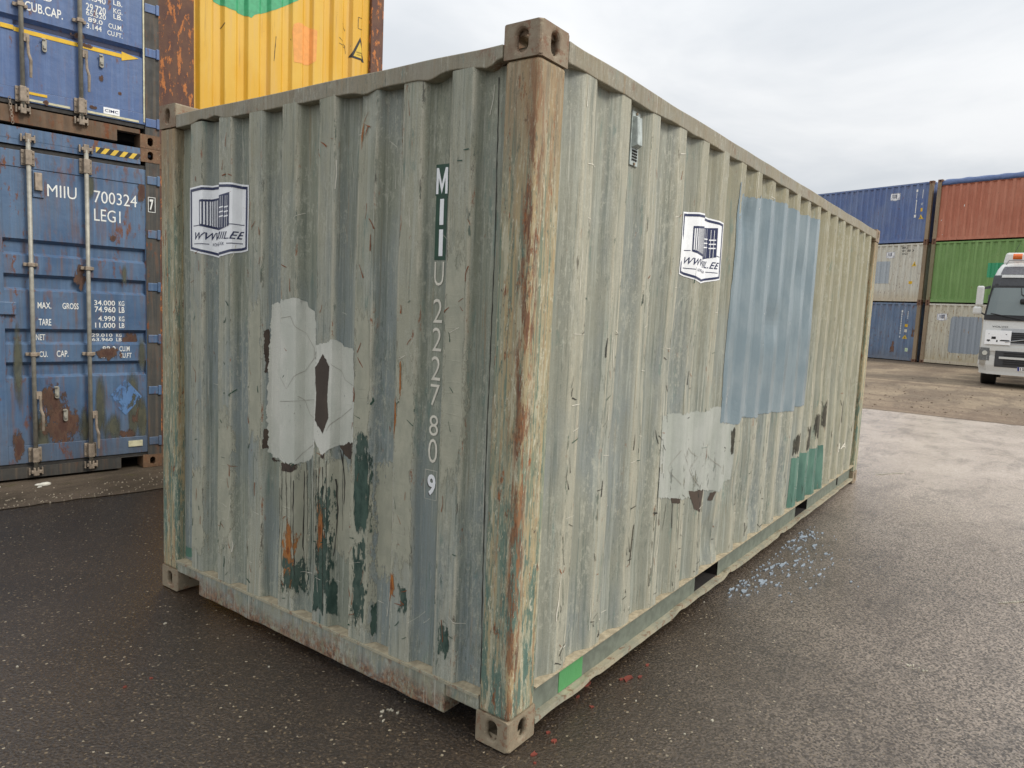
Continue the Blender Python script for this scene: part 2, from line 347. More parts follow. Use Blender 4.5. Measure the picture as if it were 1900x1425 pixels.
MT['brown'] = patch_mat('brown_glue_residue', lin(70, 60, 52), lin(84, 72, 62), .7, holes=.36)
MT['brownsolid'] = patch_mat('brown_glue_residue_solid', lin(70, 60, 52), lin(84, 72, 62), .7)
MT['pencil'] = simple('grey_outline', lin(158, 155, 144), .7)
MT['black'] = simple('black_runs', lin(52, 50, 44), .7)
MT['dgreen'] = patch_mat('dark_green_first_coat', lin(44, 62, 54), lin(60, 82, 70), .5, holes=.40, hsc=(40, 40, 9))
MT['dgreen2'] = patch_mat('flaking_dark_green', lin(56, 74, 64), lin(74, 92, 80), .6, holes=.515, hsc=(34, 34, 8))
MT['rustpatch'] = patch_mat('orange_rust_bloom', lin(172, 106, 48), lin(150, 92, 48), .8, holes=.50, hsc=(30, 30, 7))
MT['rustmark'] = patch_mat('rust_scratch', lin(150, 90, 48), lin(124, 70, 42), .8)
MT['beige'] = patch_mat('beige_old_primer', lin(176, 176, 158), lin(164, 166, 150), .6, holes=.41, hsc=(10, 10, 3))
MT['teal'] = patch_mat('teal_repaint', lin(66, 104, 92), lin(96, 134, 118), .4, holes=.36, hsc=(18, 18, 6), streak=.5, grain=.3)
MT['brightgreen'] = patch_mat('bright_green_repaint', lin(84, 150, 92), lin(92, 158, 100), .5, streak=.1)
MT['stencil_green'] = simple('stencil_green', lin(44, 76, 60), .5)
MT['white'] = simple('sticker_white', lin(246, 247, 248), .35, 0, .03, .03)
MT['navy'] = simple('sticker_navy', lin(38, 46, 82), .35, 0, .05, .03)
MT['cream'] = simple('faded_cream_paint', lin(222, 217, 202), .55, 0, .08, .05)
MT['scrape_e'] = soft_patch('frayed_dark_green', lin(46, 66, 58), lin(70, 90, 80), 'x', 'rect', (40, 40, 7), 2.4, .35, .05)
MT['scrape_e2'] = soft_patch('flaking_green_speckle', lin(46, 66, 58), lin(78, 94, 84), 'x', 'rect', (48, 48, 14), 3.6, .62, .04)
MT['bloom_e'] = soft_patch('orange_rust_bloom', lin(178, 112, 52), lin(156, 108, 66), 'x', 'ell', (30, 30, 10), 3.2, .50, .12, .9, .8, lin(132, 74, 36))
MT['scrape_s'] = soft_patch('frayed_dark_scrape', lin(62, 60, 52), lin(90, 86, 74), 'y', 'rect', (34, 34, 6), 2.8, .55, .05, .85)
MT['residue_e'] = soft_patch('frayed_brown_residue', lin(66, 56, 49), lin(84, 72, 62), 'x', 'rect', (26, 26, 14), 1.2, .30, .03)
MT['beige_e'] = soft_patch('frayed_beige_primer', lin(182, 180, 160), lin(168, 168, 150), 'x', 'rect', (26, 26, 9), 2.4, .30, .10, .85, .6)
MT['dirt_e'] = soft_patch('sandy_dirt_smear', lin(176, 164, 134), lin(160, 150, 124), 'x', 'ell', (14, 14, 4), 2.2, .35, .35, .6)
MT['asphalt'] = asphalt(); MT['dirt'] = dirt(); MT['gravel'] = gravel()

# ---------------------------------------------------------------- mesh helpers
class MB:
    def __init__(s): s.v = []; s.f = []
    def face(s, pts):
        i = len(s.v); s.v += [tuple(p) for p in pts]; s.f.append(tuple(range(i, i+len(pts))))
    def box(s, x0, x1, y0, y1, z0, z1):
        i = len(s.v)
        s.v += [(x, y, z) for z in (z0, z1) for y in (y0, y1) for x in (x0, x1)]
        s.f += [tuple(i+k for k in q) for q in ((0, 2, 3, 1), (4, 5, 7, 6), (0, 1, 5, 4), (2, 6, 7, 3), (0, 4, 6, 2), (1, 3, 7, 5))]
    def loft(s, rings, closed=True, cap=True):
        i = len(s.v); n = len(rings[0])
        for r in rings: s.v += [tuple(p) for p in r]
        for a in range(len(rings)-1):
            for k in range(n if closed else n-1):
                k2 = (k+1) % n
                s.f.append((i+a*n+k, i+a*n+k2, i+(a+1)*n+k2, i+(a+1)*n+k))
        if cap and closed:
            s.f.append(tuple(i+k for k in range(n))[::-1]); s.f.append(tuple(i+(len(rings)-1)*n+k for k in range(n)))
    def tube(s, pts, r, n=10, cap=True):
        pts = [Vector(p) for p in pts]; rings = []
        for k, p in enumerate(pts):
            t = (pts[min(k+1, len(pts)-1)]-pts[max(k-1, 0)]).normalized()
            a = t.orthogonal().normalized() if k == 0 else (a - t*a.dot(t)).normalized()
            b = t.cross(a); rr = r[k] if isinstance(r, (list, tuple)) else r
            rings.append([p + (a*math.cos(q)+b*math.sin(q))*rr for q in [2*math.pi*j/n for j in range(n)]])
        s.loft(rings, True, cap)
    def build(s, name, mat, parent=None, bevel=0, smooth=False, seg=2):
        me = bpy.data.meshes.new(name); me.from_pydata(s.v, [], s.f)
        me.validate()
        bm = bmesh.new(); bm.from_mesh(me); bmesh.ops.recalc_face_normals(bm, faces=bm.faces); bm.to_mesh(me); bm.free()
        if smooth: me.shade_smooth()
        me.materials.append(mat)
        o = bpy.data.objects.new(name, me); COL.objects.link(o)
        if parent is not None: o.parent = parent
        if bevel:
            b = o.modifiers.new('bevel', 'BEVEL'); b.width = bevel; b.segments = seg; b.limit_method = 'ANGLE'; b.angle_limit = R(50)
        return o
def bx(name, mat, parent, *a, bevel=0):
    m = MB(); m.box(*a); return m.build(name, mat, parent, bevel)
def tag(o, label=None, cat=None, group=None, kind=None):
    for k, v in (('label', label), ('category', cat), ('group', group), ('kind', kind)):
        if v: o[k] = v
    return o
def empty(name, loc, rz, label, cat, group=None):
    o = bpy.data.objects.new(name, None); COL.objects.link(o); o.location = loc; o.rotation_euler = (0, 0, rz)
    o.empty_display_size = .3
    return tag(o, label, cat, group)

def casting(parent, x0, y0, z0, sx, sy, mat, W=.162, Ln=.178, H=.118, bevel=.008):
    """corner casting with an oval hole in each outer vertical face and on top; sx, sy = outward signs"""
    t = .026; m = MB()
    X0, X1 = (x0, x0+Ln); Y0, Y1 = (y0, y0+W); Z0, Z1 = z0, z0+H
    def loop(hw, hh, n=20):
        pts = []
        for k in range(n):
            a = 2*math.pi*(k+.5)/n; c, q = math.cos(a), math.sin(a)
            pts.append((hw*c, (hh-hw)*(1 if q > 0 else -1)+hw*q) if hh > hw else ((hw-hh)*(1 if c > 0 else -1)+hh*c, hh*q))
        return pts
    def annulus(P, U, V, hu, hv, loopin):   # P centre, U,V unit dirs, half sizes
        n = len(loopin); out = []
        for (a, b) in loopin:
            s_ = max(abs(a)/hu, abs(b)/hv); out.append((a/s_, b/s_))
        # put the rectangle corners on the nearest samples
        for cu in (-1, 1):
            for cv in (-1, 1):
                k = min(range(n), key=lambda i: (out[i][0]-cu*hu)**2+(out[i][1]-cv*hv)**2); out[k] = (cu*hu, cv*hv)
        i = len(m.v)
        m.v += [tuple(P+U*a+V*b) for a, b in out]+[tuple(P+U*a+V*b) for a, b in loopin]
        for k in range(n): m.f.append((i+k, i+(k+1) % n, i+n+(k+1) % n, i+n+k))
        return i+n
    def side(P, N, U, V, hu, hv, hole):
        P2 = P - N*t
        if hole:
            a = annulus(P, U, V, hu, hv, hole); b = annulus(P2, U, V, hu-t, hv-t, hole); n = len(hole)
            for k in range(n): m.f.append((a+k, a+(k+1) % n, b+(k+1) % n, b+k))
        else:
            m.face([P+U*a*hu+V*b*hv for a, b in ((-1, -1), (1, -1), (1, 1), (-1, 1))])
            m.face([P2+U*a*(hu-t)+V*b*(hv-t) for a, b in ((-1, -1), (1, -1), (1, 1), (-1, 1))])
    cxx, cyy, czz = (X0+X1)/2, (Y0+Y1)/2, (Z0+Z1)/2
    X, Y, Z = Vector((1, 0, 0)), Vector((0, 1, 0)), Vector((0, 0, 1)); C0 = Vector((cxx, cyy, czz))
    hx, hy, hz = Ln/2, W/2, H/2
    h = loop(.0235, .037)
    for s_ in (1, -1):
        side(C0+X*hx*s_, X*s_, Y, Z, hy, hz, h if s_ == sx else None)
        side(C0+Y*hy*s_, Y*s_, X, Z, hx, hz, h if s_ == sy else None)
        side(C0+Z*hz*s_, Z*s_, X, Y, hx, hy, loop(.05, .028) if s_ == 1 else None)
    me = bpy.data.meshes.new('corner_casting'); me.from_pydata(m.v, [], m.f)
    bm = bmesh.new(); bm.from_mesh(me); bmesh.ops.remove_doubles(bm, verts=bm.verts, dist=1e-5); bmesh.ops.recalc_face_normals(bm, faces=bm.faces); bm.to_mesh(me); bm.free()
    me.materials.append(mat)
    o = bpy.data.objects.new('corner_casting', me); COL.objects.link(o); o.parent = parent
    if bevel:
        b = o.modifiers.new('bevel', 'BEVEL'); b.width = bevel; b.segments = 3; b.limit_method = 'ANGLE'; b.angle_limit = R(60); b.use_clamp_overlap = False
    return o

class Wall:
    """pressed steel wall: s runs along it, z up, depth inwards. kind: x0 / x1 / y0 / y1"""
    def __init__(s, kind, L_, W_, s0, s1, z0, z1, e0, pitch, flat, slope, D, nr, base=0.0, dents=(), amp=0.0, seed=0, row=.05, cham=.007):
        s.kind, s.L, s.W, s.D, s.base = kind, L_, W_, D, base
        s.dents, s.amp, s.seed = dents, amp, seed
        P = [(s0, D)]
        def corner(p, d, q0, q1, c):       # rounded bend between neighbours
            a = (p-c*.9, d+(q0[1]-d)*min(1, c*.9/max(1e-6, abs(p-q0[0])))); b = (p+c*.9, d+(q1[1]-d)*min(1, c*.9/max(1e-6, abs(q1[0]-p))))
            mid = (p, d*.6+(a[1]+b[1])*.2); return [a, mid, b]
        raw = [(s0, D)]
        for k in range(nr):
            e = e0+k*pitch
            raw += [(e-flat-slope, D), (e-flat, 0), (e, 0), (e+slope, D)]
        raw.append((s1, D)); raw = [q for q in raw if s0 <= q[0] <= s1]
        out = [raw[0]]
        for i in range(1, len(raw)-1):
            c = min(cham, (raw[i][0]-raw[i-1][0])*.4, (raw[i+1][0]-raw[i][0])*.4)
            out += corner(raw[i][0], raw[i][1], raw[i-1], raw[i+1], c) if cham > 0 else [raw[i]]
        out.append(raw[-1]); s.p = out
        n = max(1, round((z1-z0)/row)); s.zs = [z0+(z1-z0)*i/n for i in range(n+1)]
        s.arc = [0]
        for a, b in zip(out, out[1:]): s.arc.append(s.arc[-1]+math.hypot(b[0]-a[0], b[1]-a[1]))
    def depth(s, q, z):
        p = s.p
        if q <= p[0][0]: d = p[0][1]; k = 0
        elif q >= p[-1][0]: d = p[-1][1]
        else:
            lo, hi = 0, len(p)-1
            while hi-lo > 1:
                mid = (lo+hi)//2
                if p[mid][0] <= q: lo = mid
                else: hi = mid
            a, b = p[lo], p[hi]; d = a[1]+(b[1]-a[1])*(q-a[0])/max(1e-9, b[0]-a[0])
        if s.amp:
            d += s.amp*mnoise.noise(Vector((q*2.4+s.seed, z*1.7, s.seed*.7)))+s.amp*.5*mnoise.noise(Vector((q*7+s.seed, z*4, 3.3)))
        for (a, b, r1, r2, am) in s.dents:
            k2 = ((q-a)/r1)**2+((z-b)/r2)**2
            if k2 < 6: d += am*math.exp(-k2)
        return d
    def loc(s, q, z, off=0.0):
        d = s.depth(q, z)
        if off:
            g = (s.depth(q+.002, z)-s.depth(q-.002, z))/.004; ln = math.hypot(1, g); dq, dd = g*off/ln, -off/ln
        else: dq = dd = 0
        d = d+s.base+dd; q = q+dq
        return {'x0': (d, q, z), 'x1': (s.L-d, q, z), 'y0': (q, d, z), 'y1': (q, s.W-d, z)}[s.kind]
    def mesh(s, name, mat, parent):
        m = MB(); rings = [[s.loc(q[0], z) for q in s.p] for z in s.zs]; m.loft(rings, False, False)
        o = m.build(name, mat, parent, smooth=True)
        wnm = o.modifiers.new('normals', 'WEIGHTED_NORMAL'); wnm.weight = 100; wnm.keep_sharp = False
        return o
    def s_at(s, arc):
        a = s.arc
        for i in range(len(a)-1):
            if a[i+1] >= arc: return s.p[i][0]+(s.p[i+1][0]-s.p[i][0])*(arc-a[i])/max(1e-9, a[i+1]-a[i])
        return s.p[-1][0]
    def arc_at(s, q):
        for i in range(len(s.p)-1):
            if s.p[i+1][0] >= q: return s.arc[i]+(s.arc[i+1]-s.arc[i])*(q-s.p[i][0])/max(1e-9, s.p[i+1][0]-s.p[i][0])
        return s.arc[-1]
    def lay(s, polys, name, mat, parent, off=.0018, faces=None, rows=True, fmap=None, cuts=None):
        """polygons given in (s, z) follow the pressed profile; fmap/cuts for arc-length coordinates"""
        bm = bmesh.new()
        for pl in polys:
            vs = [bm.verts.new((a, b, 0)) for a, b in pl]
            if len(vs) >= 3: bm.faces.new(vs)
        if faces:
            for (vl, fl) in faces:
                vs = [bm.verts.new((a, b, 0)) for a, b in vl]
                for f in fl:
                    try: bm.faces.new([vs[i] for i in f])
                    except ValueError: pass
        bmesh.ops.triangulate(bm, faces=bm.faces[:])
        if not bm.verts: return None
        mn = min(v.co.x for v in bm.verts); mxx = max(v.co.x for v in bm.verts)
        zn = min(v.co.y for v in bm.verts); zx = max(v.co.y for v in bm.verts)
        for c in (cuts if cuts is not None else [q[0] for q in s.p]):
            if mn < c < mxx: bmesh.ops.bisect_plane(bm, geom=bm.verts[:]+bm.edges[:]+bm.faces[:], plane_co=(c, 0, 0), plane_no=(1, 0, 0), dist=1e-6)
        if rows:
            for c in s.zs:
                if zn < c < zx: bmesh.ops.bisect_plane(bm, geom=bm.verts[:]+bm.edges[:]+bm.faces[:], plane_co=(0, c, 0), plane_no=(0, 1, 0), dist=1e-6)
        for v in bm.verts:
            q = fmap(v.co.x) if fmap else v.co.x
            v.co = s.loc(q, v.co.y, off)
        me = bpy.data.meshes.new(name); bm.to_mesh(me); bm.free(); me.materials.append(mat)
        o = bpy.data.objects.new(name, me); COL.objects.link(o); o.parent = parent
        return o

def jag(pl, step=.012, amp=.006, sd=0, vert=1.0):
    out = []; n = len(pl); q = random.Random(sd)
    for i in range(n):
        a, b = pl[i], pl[(i+1) % n]; d = math.hypot(b[0]-a[0], b[1]-a[1]); k = max(1, int(d/step))
        for j in range(k):
            t = j/k; x = a[0]+(b[0]-a[0])*t; z = a[1]+(b[1]-a[1])*t
            nz = mnoise.noise(Vector((x*38+sd, z*14, sd)))+.7*mnoise.noise(Vector((x*120, z*70+sd, sd)))+.7*mnoise.noise(Vector((x*300, z*200+sd, sd)))
            vert_edge = abs(b[0]-a[0]) < abs(b[1]-a[1])*.5
            if vert_edge: x += nz*amp*.6
            else: z += nz*amp*vert*1.6
            out.append((x, z))
    return out
def ribbon(pts, wd, sd=0, wob=0.0, taper=False):
    q = random.Random(sd); P = []
    for i in range(len(pts)-1):
        a, b = pts[i], pts[i+1]; d = math.hypot(b[0]-a[0], b[1]-a[1]); k = max(1, int(d/.03)) if wob else 1
        for j in range(k): P.append((a[0]+(b[0]-a[0])*j/k+(q.uniform(-wob, wob) if (i or j) else 0), a[1]+(b[1]-a[1])*j/k))
    P.append(pts[-1]); L1, L2 = [], []
    for i, p in enumerate(P):
        a, b = P[max(0, i-1)], P[min(len(P)-1, i+1)]; dx, dz = b[0]-a[0], b[1]-a[1]; l = math.hypot(dx, dz) or 1
        ww = wd*(q.uniform(.5, 1.3) if wob else 1)*((1-.7*i/len(P)) if taper else 1)/2
        L1.append((p[0]-dz/l*ww, p[1]+dx/l*ww)); L2.append((p[0]+dz/l*ww, p[1]-dx/l*ww))
    return [[L1[i], L2[i], L2[i+1], L1[i+1]] for i in range(len(P)-1)]

_font_cache = {}
def glyphs(txt, bold=.0, space=1.0):
    key = (txt, bold, space)
    if key not in _font_cache:
        cu = bpy.data.curves.new('t', 'FONT'); cu.body = txt; cu.size = 1; cu.offset = bold; cu.resolution_u = 3; cu.space_character = space
        ob = bpy.data.objects.new('t', cu); COL.objects.link(ob); bpy.context.view_layer.update()
        me = ob.evaluated_get(bpy.context.evaluated_depsgraph_get()).to_mesh()
        V = [(v.co.x, v.co.y) for v in me.vertices]; Fc = [tuple(p.vertices) for p in me.polygons]
        ob.to_mesh_clear(); bpy.data.objects.remove(ob); bpy.data.curves.remove(cu)
        _font_cache[key] = (V, Fc)
    return _font_cache[key]
def fit(txt, a0, a1, b0, b1, bold=.0, shear=0.0, space=1.0):
    """glyph mesh scaled to the box: a0 = left edge coordinate, a1 = right edge, b0 bottom, b1 top"""
    V, Fc = glyphs(txt, bold, space)
    x0 = min(v[0] for v in V); x1 = max(v[0] for v in V); y0 = min(v[1] for v in V); y1 = max(v[1] for v in V)
    out = []
    for x, y in V:
        u = (x-x0)/(x1-x0); v = (y-y0)/(y1-y0)
        out.append((a0+(a1-a0)*u+shear*(v-.5)*(1 if a1 > a0 else -1), b0+(b1-b0)*v))
    return out, Fc

def sticker(wall, parent, s_start, wd, ztop, zbot, sign, simple_=False, lf=(.18, .545), rf=(.555, .72)):
    """shield shaped vinyl sticker wrapped round the corrugation. sign=+1: reading direction is +s"""
    a0 = wall.arc_at(s_start); h = ztop-zbot
    U = lambda u: a0+sign*u*wd
    Vv = lambda v: zbot+v*h
    P = lambda pts: [(U(a), Vv(b)) for a, b in pts]
    fm = wall.s_at; cuts = wall.arc
    sh = [(0, .955), (.25, .985), (.5, 1), (.75, .985), (1, .955), (1, .11), (.75, .055), (.5, 0), (.25, .055), (0, .11)]
    st = wall.lay([P(sh)], 'sticker', MT['white'], parent, .0022, rows=not simple_, fmap=fm, cuts=cuts)
    tag(st, 'white shield sticker with a dark blue container drawing')
    def inset(k): return [(.5+(a-.5)*(1-k*1.0), .5+(b-.5)*(1-k*1.0*wd/h)) for a, b in sh]
    i1, i2 = inset(.035), inset(.085)
    polys = [P([i1[k], i1[(k+1) % 10], i2[(k+1) % 10], i2[k]]) for k in range(10)]
    polys += [P([(lf[0], .44), (lf[1], .39), (lf[1], .82), (lf[0], .79)]), P([(rf[0], .37), (rf[1], .43), (rf[1], .86), (rf[0], .83)]), P([(lf[1], .39), (rf[0], .37), (rf[0], .83), (lf[1], .82)])]
    polys += [P([(.07, .435), (.18, .445), (.18, .455), (.07, .445)]), P([(rf[1], .445), (.94, .435), (.94, .445), (rf[1], .455)])]
    polys += [P([(.08, .195), (.27, .195), (.27, .205), (.08, .205)]), P([(.73, .195), (.92, .195), (.92, .205), (.73, .205)])]
    fc = [fit('WWW.MIIL.EE', U(.08), U(.92), Vv(.255), Vv(.355), .012, .02*sign*sign, 1.05), fit('KONTEINERIMÜÜK', U(.31), U(.69), Vv(.175), Vv(.225), .0, 0)]
    if simple_: fc = fc[:1]
    wall.lay(polys, 'sticker_print', MT['navy'], st, .0034, faces=fc, rows=False, fmap=fm, cuts=cuts)
    wp = []
    for k in range(8):
        lw = lf[1]-lf[0]; u = lf[0]+lw*(.07+k*.116); w2 = lw*(.066-k*.003); lo = .44-(u-lf[0])/lw*.05+.03; hi = .79+(u-lf[0])/lw*.03-.03
        wp.append(P([(u, lo), (u+w2, lo), (u+w2, hi), (u, hi)]))
    rw = rf[1]-rf[0]
    for u in (rf[0]+rw*.14, rf[0]+rw*.34, rf[0]+rw*.62, rf[0]+rw*.80): wp.append(P([(u, .41), (u+.006, .41), (u+.006, .82), (u, .82)]))
    wall.lay(wp, 'sticker_highlight', MT['white'], st, .0046, rows=False, fmap=fm, cuts=cuts); wp = []
    for u in (rf[0]+rw*.06, rf[0]+rw*.54):
        for v in (.54, .60, .66): wp.append(P([(u, v), (u+rw*.38, v+.01), (u+rw*.38, v+.028), (u, v+.018)]))
    wall.lay(wp, 'sticker_highlight', MT['white'], st, .0046, rows=False, fmap=fm, cuts=cuts)
    return st

# ---------------------------------------------------------------- ground
def gz(x): return 0 if x < 12 else (.15*(x-12)/18 if x < 30 else .15)
def sheet(name, xs_fn, ys, mat, dz, xcols):
    """grid: rows follow ys; first/last x column may be a function of y"""
    m = MB(); rings = []
    for y in ys:
        rings.append([((c(y) if callable(c) else c), y, gz(c(y) if callable(c) else c)+dz) for c in xcols])
    m.loft(rings, False, False); o = m.build(name, mat); tag(o, kind='structure'); return o
ys0 = [-600, -200, -60, -20, -8, -4, -2, 0, 2, 4, 8, 20, 60, 200, 600]
g = sheet('asphalt_ground', None, ys0, MT['asphalt'], -.008, [-600, -100, -20, -6, -2, 0, 2, 4, 6, 9, 12, 30, 100, 800])
tag(g, 'wet dark brown asphalt yard drying on the right, with pale sheen painted in', None)
def dirt_edge(y): return 13.3 + .10*y*0 + .16*mnoise.noise(Vector((y*.8, 3, 0)))+.07*mnoise.noise(Vector((y*4, 7, 0)))
ysd = [-600, -100, -40]+[-20+.12*i for i in range(340)]+[40, 100, 600]
g = sheet('dirt_ground', None, ysd, MT['dirt'], -.003, [dirt_edge, 17, 22, 30, 60, 200, 800])
tag(g, 'brown compacted dirt with pale tyre tracks beyond the asphalt')
# strip of dusty ground before the left stack
dA = R(-10.06); dv = Vector((math.cos(dA), math.sin(dA))); nv = Vector((-dv.y, dv.x)); o0 = Vector((-.05, 4.61))
m = MB(); r1 = []; r2_ = []
for i in range(420):
    t = -16+i*.05; jn = .05*mnoise.noise(Vector((t*1.3, 0, 5)))+.02*mnoise.noise(Vector((t*9, 2, 5)))
    p = o0+dv*t+nv*jn; q = o0+dv*t+nv*30
    r1.append((p.x, p.y, -.003)); r2_.append((q.x, q.y, -.003))
m.loft([r1, r2_], False, False); g = m.build('gravel_strip_ground', MT['gravel']); tag(g, 'dusty brown ground strip in front of the blue containers', kind='structure')

def scatter(name, mat, pts, label, flat=.35):
    m = MB(); q = random.Random(hash(name) % 1000 if False else len(name))
    for (x, y, r) in pts:
        n = 6; ring = []; a0 = q.uniform(0, 6.28); z = gz(x)-.003 if x > 12 else -.004
        rr = [r*q.uniform(.6, 1.25) for _ in range(n)]
        el = q.uniform(.5, 1.0)
        base = [(x+rr[k]*math.cos(a0+k*1.047), y+rr[k]*el*math.sin(a0+k*1.047), z-.004) for k in range(n)]
        top = [(x+rr[k]*.6*math.cos(a0+k*1.047), y+rr[k]*el*.6*math.sin(a0+k*1.047), z+r*flat+.004) for k in range(n)]
        i = len(m.v); m.v += base+top
        for k in range(n): m.f.append((i+k, i+(k+1) % n, i+n+(k+1) % n, i+n+k))
        m.f.append(tuple(i+n+k for k in range(n)))
    o = m.build(name, mat); tag(o, label, 'debris' if False else None, None, 'stuff'); return o
MT['stone'] = simple('pale_stone', lin(168, 156, 136), .85, 0, .25); MT['stone2'] = simple('brown_stone', lin(112, 98, 82), .85, 0, .3)
pts = []
for i in range(900):
    x = 13.6+abs(rnd.gauss(0, 1))*4; y = rnd.uniform(-9, 8); pts.append((x, y, rnd.choice((.012, .018, .025, .035))*rnd.uniform(.6, 1.2)))
scatter('loose_stones', MT['stone2'], pts, 'small loose stones scattered over the brown dirt', .5)
pts = []
for i in range(500):
    t = rnd.uniform(-3, 1.6); dd = abs(rnd.gauss(0, .3)); p = o0+dv*t+nv*(.02+dd*.8); pts.append((p.x, p.y, rnd.uniform(.003, .009)))
scatter('small_gravel', MT['stone'], pts, 'tiny gravel on the dusty strip by the blue containers', .5)

# ---------------------------------------------------------------- generic container
def container(name, label, loc, rz, L_, W_, H_, mats, front='wall', group=None, far=True, top_rail_z=None, pitch=.2786):
    """mats: wall, frame, cast.  front: face x=0 is 'wall' or 'door' (door leaves added by the caller)"""
    r = empty(name, loc, rz, label, 'container', group)
    mw_, mf, mc = mats['wall'], mats['frame'], mats['cast']
    tr = top_rail_z or H_-.03
    for (x, sx) in ((0, -1), (L_-.178, 1)):
        for (y, sy) in ((0, -1), (W_-.162, 1)):
            for z in (0, H_-.118): casting(r, x, y, z, sx, sy, mc, bevel=0)
            px0, px1 = (.004, .16) if sx < 0 else (L_-.16, L_-.004)
            py0, py1 = (.004, .12) if sy < 0 else (W_-.12, W_-.004)
            bx('corner_post', mats.get('post', mf), r, px0, px1, py0, py1, .118, H_-.118)
    nr = int((L_-.45)/pitch); e0 = (L_-(nr-1)*pitch+.072)/2
    kw = dict(pitch=pitch, flat=.085, slope=.035, D=.055, nr=nr, row=2.5, cham=0)
    wl = {}
    for kd, nm in (('y0', 'side_wall'), ('y1', 'side_wall')):
        wl[kd] = Wall(kd, L_, W_, .15, L_-.15, .15, tr-.06, e0, base=.006, **kw); wl[kd].mesh(nm, mw_, r)
        y0, y1 = (.002, .06) if kd == 'y0' else (W_-.06, W_-.002)
        bx('top_rail', mats.get('rail', mf), r, .178, L_-.178, y0, y1, tr-.07, tr)
        bx('bottom_rail', mats.get('rail', mf), r, .178, L_-.178, y0, y1, .03, .16)
    for kd in ('x0', 'x1'):
        x0, x1 = (.002, .06) if kd == 'x0' else (L_-.06, L_-.002)
        bx('header', mats.get('rail', mf), r, x0, x1, .162, W_-.162, tr-.07, tr)
        if kd == 'x0' and front == 'door': continue
        bx('sill', mats.get('rail', mf), r, x0, x1, .162, W_-.162, .02, .16)
        wl[kd] = Wall(kd, L_, W_, .12, W_-.12, .15, tr-.06, .392, .25, .11, .018, .0457, 8, base=.006, row=3, cham=0)
        wl[kd].mesh('end_wall', mw_, r)
    bx('roof', mw_, r, .06, L_-.06, .06, W_-.06, tr-.03, tr-.01)
    bx('floor', MT['dark'], r, .178, L_-.178, .06, W_-.06, .06, .12)
    return r, wl

# ================================================================ MAIN GREY-GREEN CONTAINER
Lm, Wm, Hm = 6.058, 2.438, 2.591
main = empty('shipping_container', (0, 0, 0), 0, 'weathered grey-green container with peeling paint alone in the foreground', 'container')
for (x, sx) in ((0, -1), (Lm-.178, 1)):
    for (y, sy) in ((0, -1), (Wm-.162, 1)):
        casting(main, x, y, Hm-.118, sx, sy, MT['cast'], bevel=.014 if (x == 0 and y == 0) else .008)
        casting(main, x, y, 0, sx, sy, MT['castlow'], bevel=.014 if (x == 0 and y == 0) else .008)
        px0, px1 = (.004, .168) if sx < 0 else (Lm-.168, Lm-.004)
        py0, py1 = (.004, .150) if sy < 0 else (Wm-.150, Wm-.004)
        m = MB(); m.box(px0, px1, py0, py1, .117, Hm-.117); o = m.build('corner_post', MT['post'], main, .016, seg=4)
EW = Wall('x0', Lm, Wm, .145, Wm-.145, .176, 2.475, .392, .25, .110, .018, .0457, 8, base=.004, amp=.0055, seed=3, row=.04,
          dents=((.95, 2.36, .06, .12, .012), (.87, 2.43, .05, .1, .02), (1.2, .55, .12, .3, .008), (.5, .4, .1, .2, .006), (1.6, .5, .15, .3, .007)))
EW.mesh('end_wall', MT['end'], main)
SW = Wall('y0', Lm, Wm, .165, Lm-.165, .192, 2.505, .378, .2786, .072, .068, .036, 20, base=.004, amp=.0065, seed=9, row=.03,
          dents=((2.15, 2.22, .10, .10, .022), (2.02, 2.30, .03, .12, .014), (2.75, 1.62, .10, .10, .018), (2.10, 1.14, .07, .09, .016), (3.35, 1.95, .06, .16, .014), 
                 (2.30, .60, .12, .16, .016), (1.95, .35, .10, .12, .018), (2.65, .42, .14, .12, .014), (.9, .5, .2, .2, .010), (1.25, 1.35, .25, .3, .008), (3.3, .5, .15, .2, .014), (.62, 1.0, .10, .2, .010), (4.6, 1.2, .3, .3, .010)))
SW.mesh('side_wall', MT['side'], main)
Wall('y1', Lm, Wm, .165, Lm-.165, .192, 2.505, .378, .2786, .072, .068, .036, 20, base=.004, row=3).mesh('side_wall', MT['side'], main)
# rails with dents
def rail(name, mat, parent, axis, a0, a1, d0, d1, zb, zt, wob, n=60, tw=0.0, sd=0, curve=None):
    m = MB(); rings = []
    for i in range(n+1):
        t = a0+(a1-a0)*i/n
        e = min(1, min(t-a0, a1-t)/.08)
        b = zb+(wob*mnoise.noise(Vector((t*3.1+sd, sd, 0)))+wob*.6*mnoise.noise(Vector((t*9+sd, sd, 2))))*e+(curve(t) if curve else 0)
        tt = zt+tw*mnoise.noise(Vector((t*2.3+sd, sd, 5)))*e
        dd = tw*mnoise.noise(Vector((t*3+sd, 4, 5)))*e
        ring = [(d0+dd, b), (d0+dd, tt), (d1, tt), (d1, b)]
        rings.append([(p[0], t, p[1]) if axis == 'y' else (t, p[0], p[1]) for p in ring])
    m.loft(rings); return m.build(name, mat, parent, .004)
def bent(t):
    v = 0
    for c, wd_, a in ((2.05, .05, .018), (1.93, .06, .022), (.86, .05, -.012), (.50, .05, -.016), (.40, .10, .012), (.22, .03, -.012), (.17, .05, .02)):
        v += a*math.exp(-((t-c)/wd_)**2)
    return v
rail('top_rail', MT['frame'], main, 'y', .162, Wm-.162, .002, .075, 2.466, 2.532, .004, 90, .004, 3, bent)
rail('top_rail', MT['frame'], main, 'x', .178, Lm-.178, .002, .065, 2.497, 2.572, .006, 120, .006, 8)
rail('top_rail', MT['frame'], main, 'x', .178, Lm-.178, Wm-.065, Wm-.002, 2.497, 2.572, .003, 30, .003, 2)
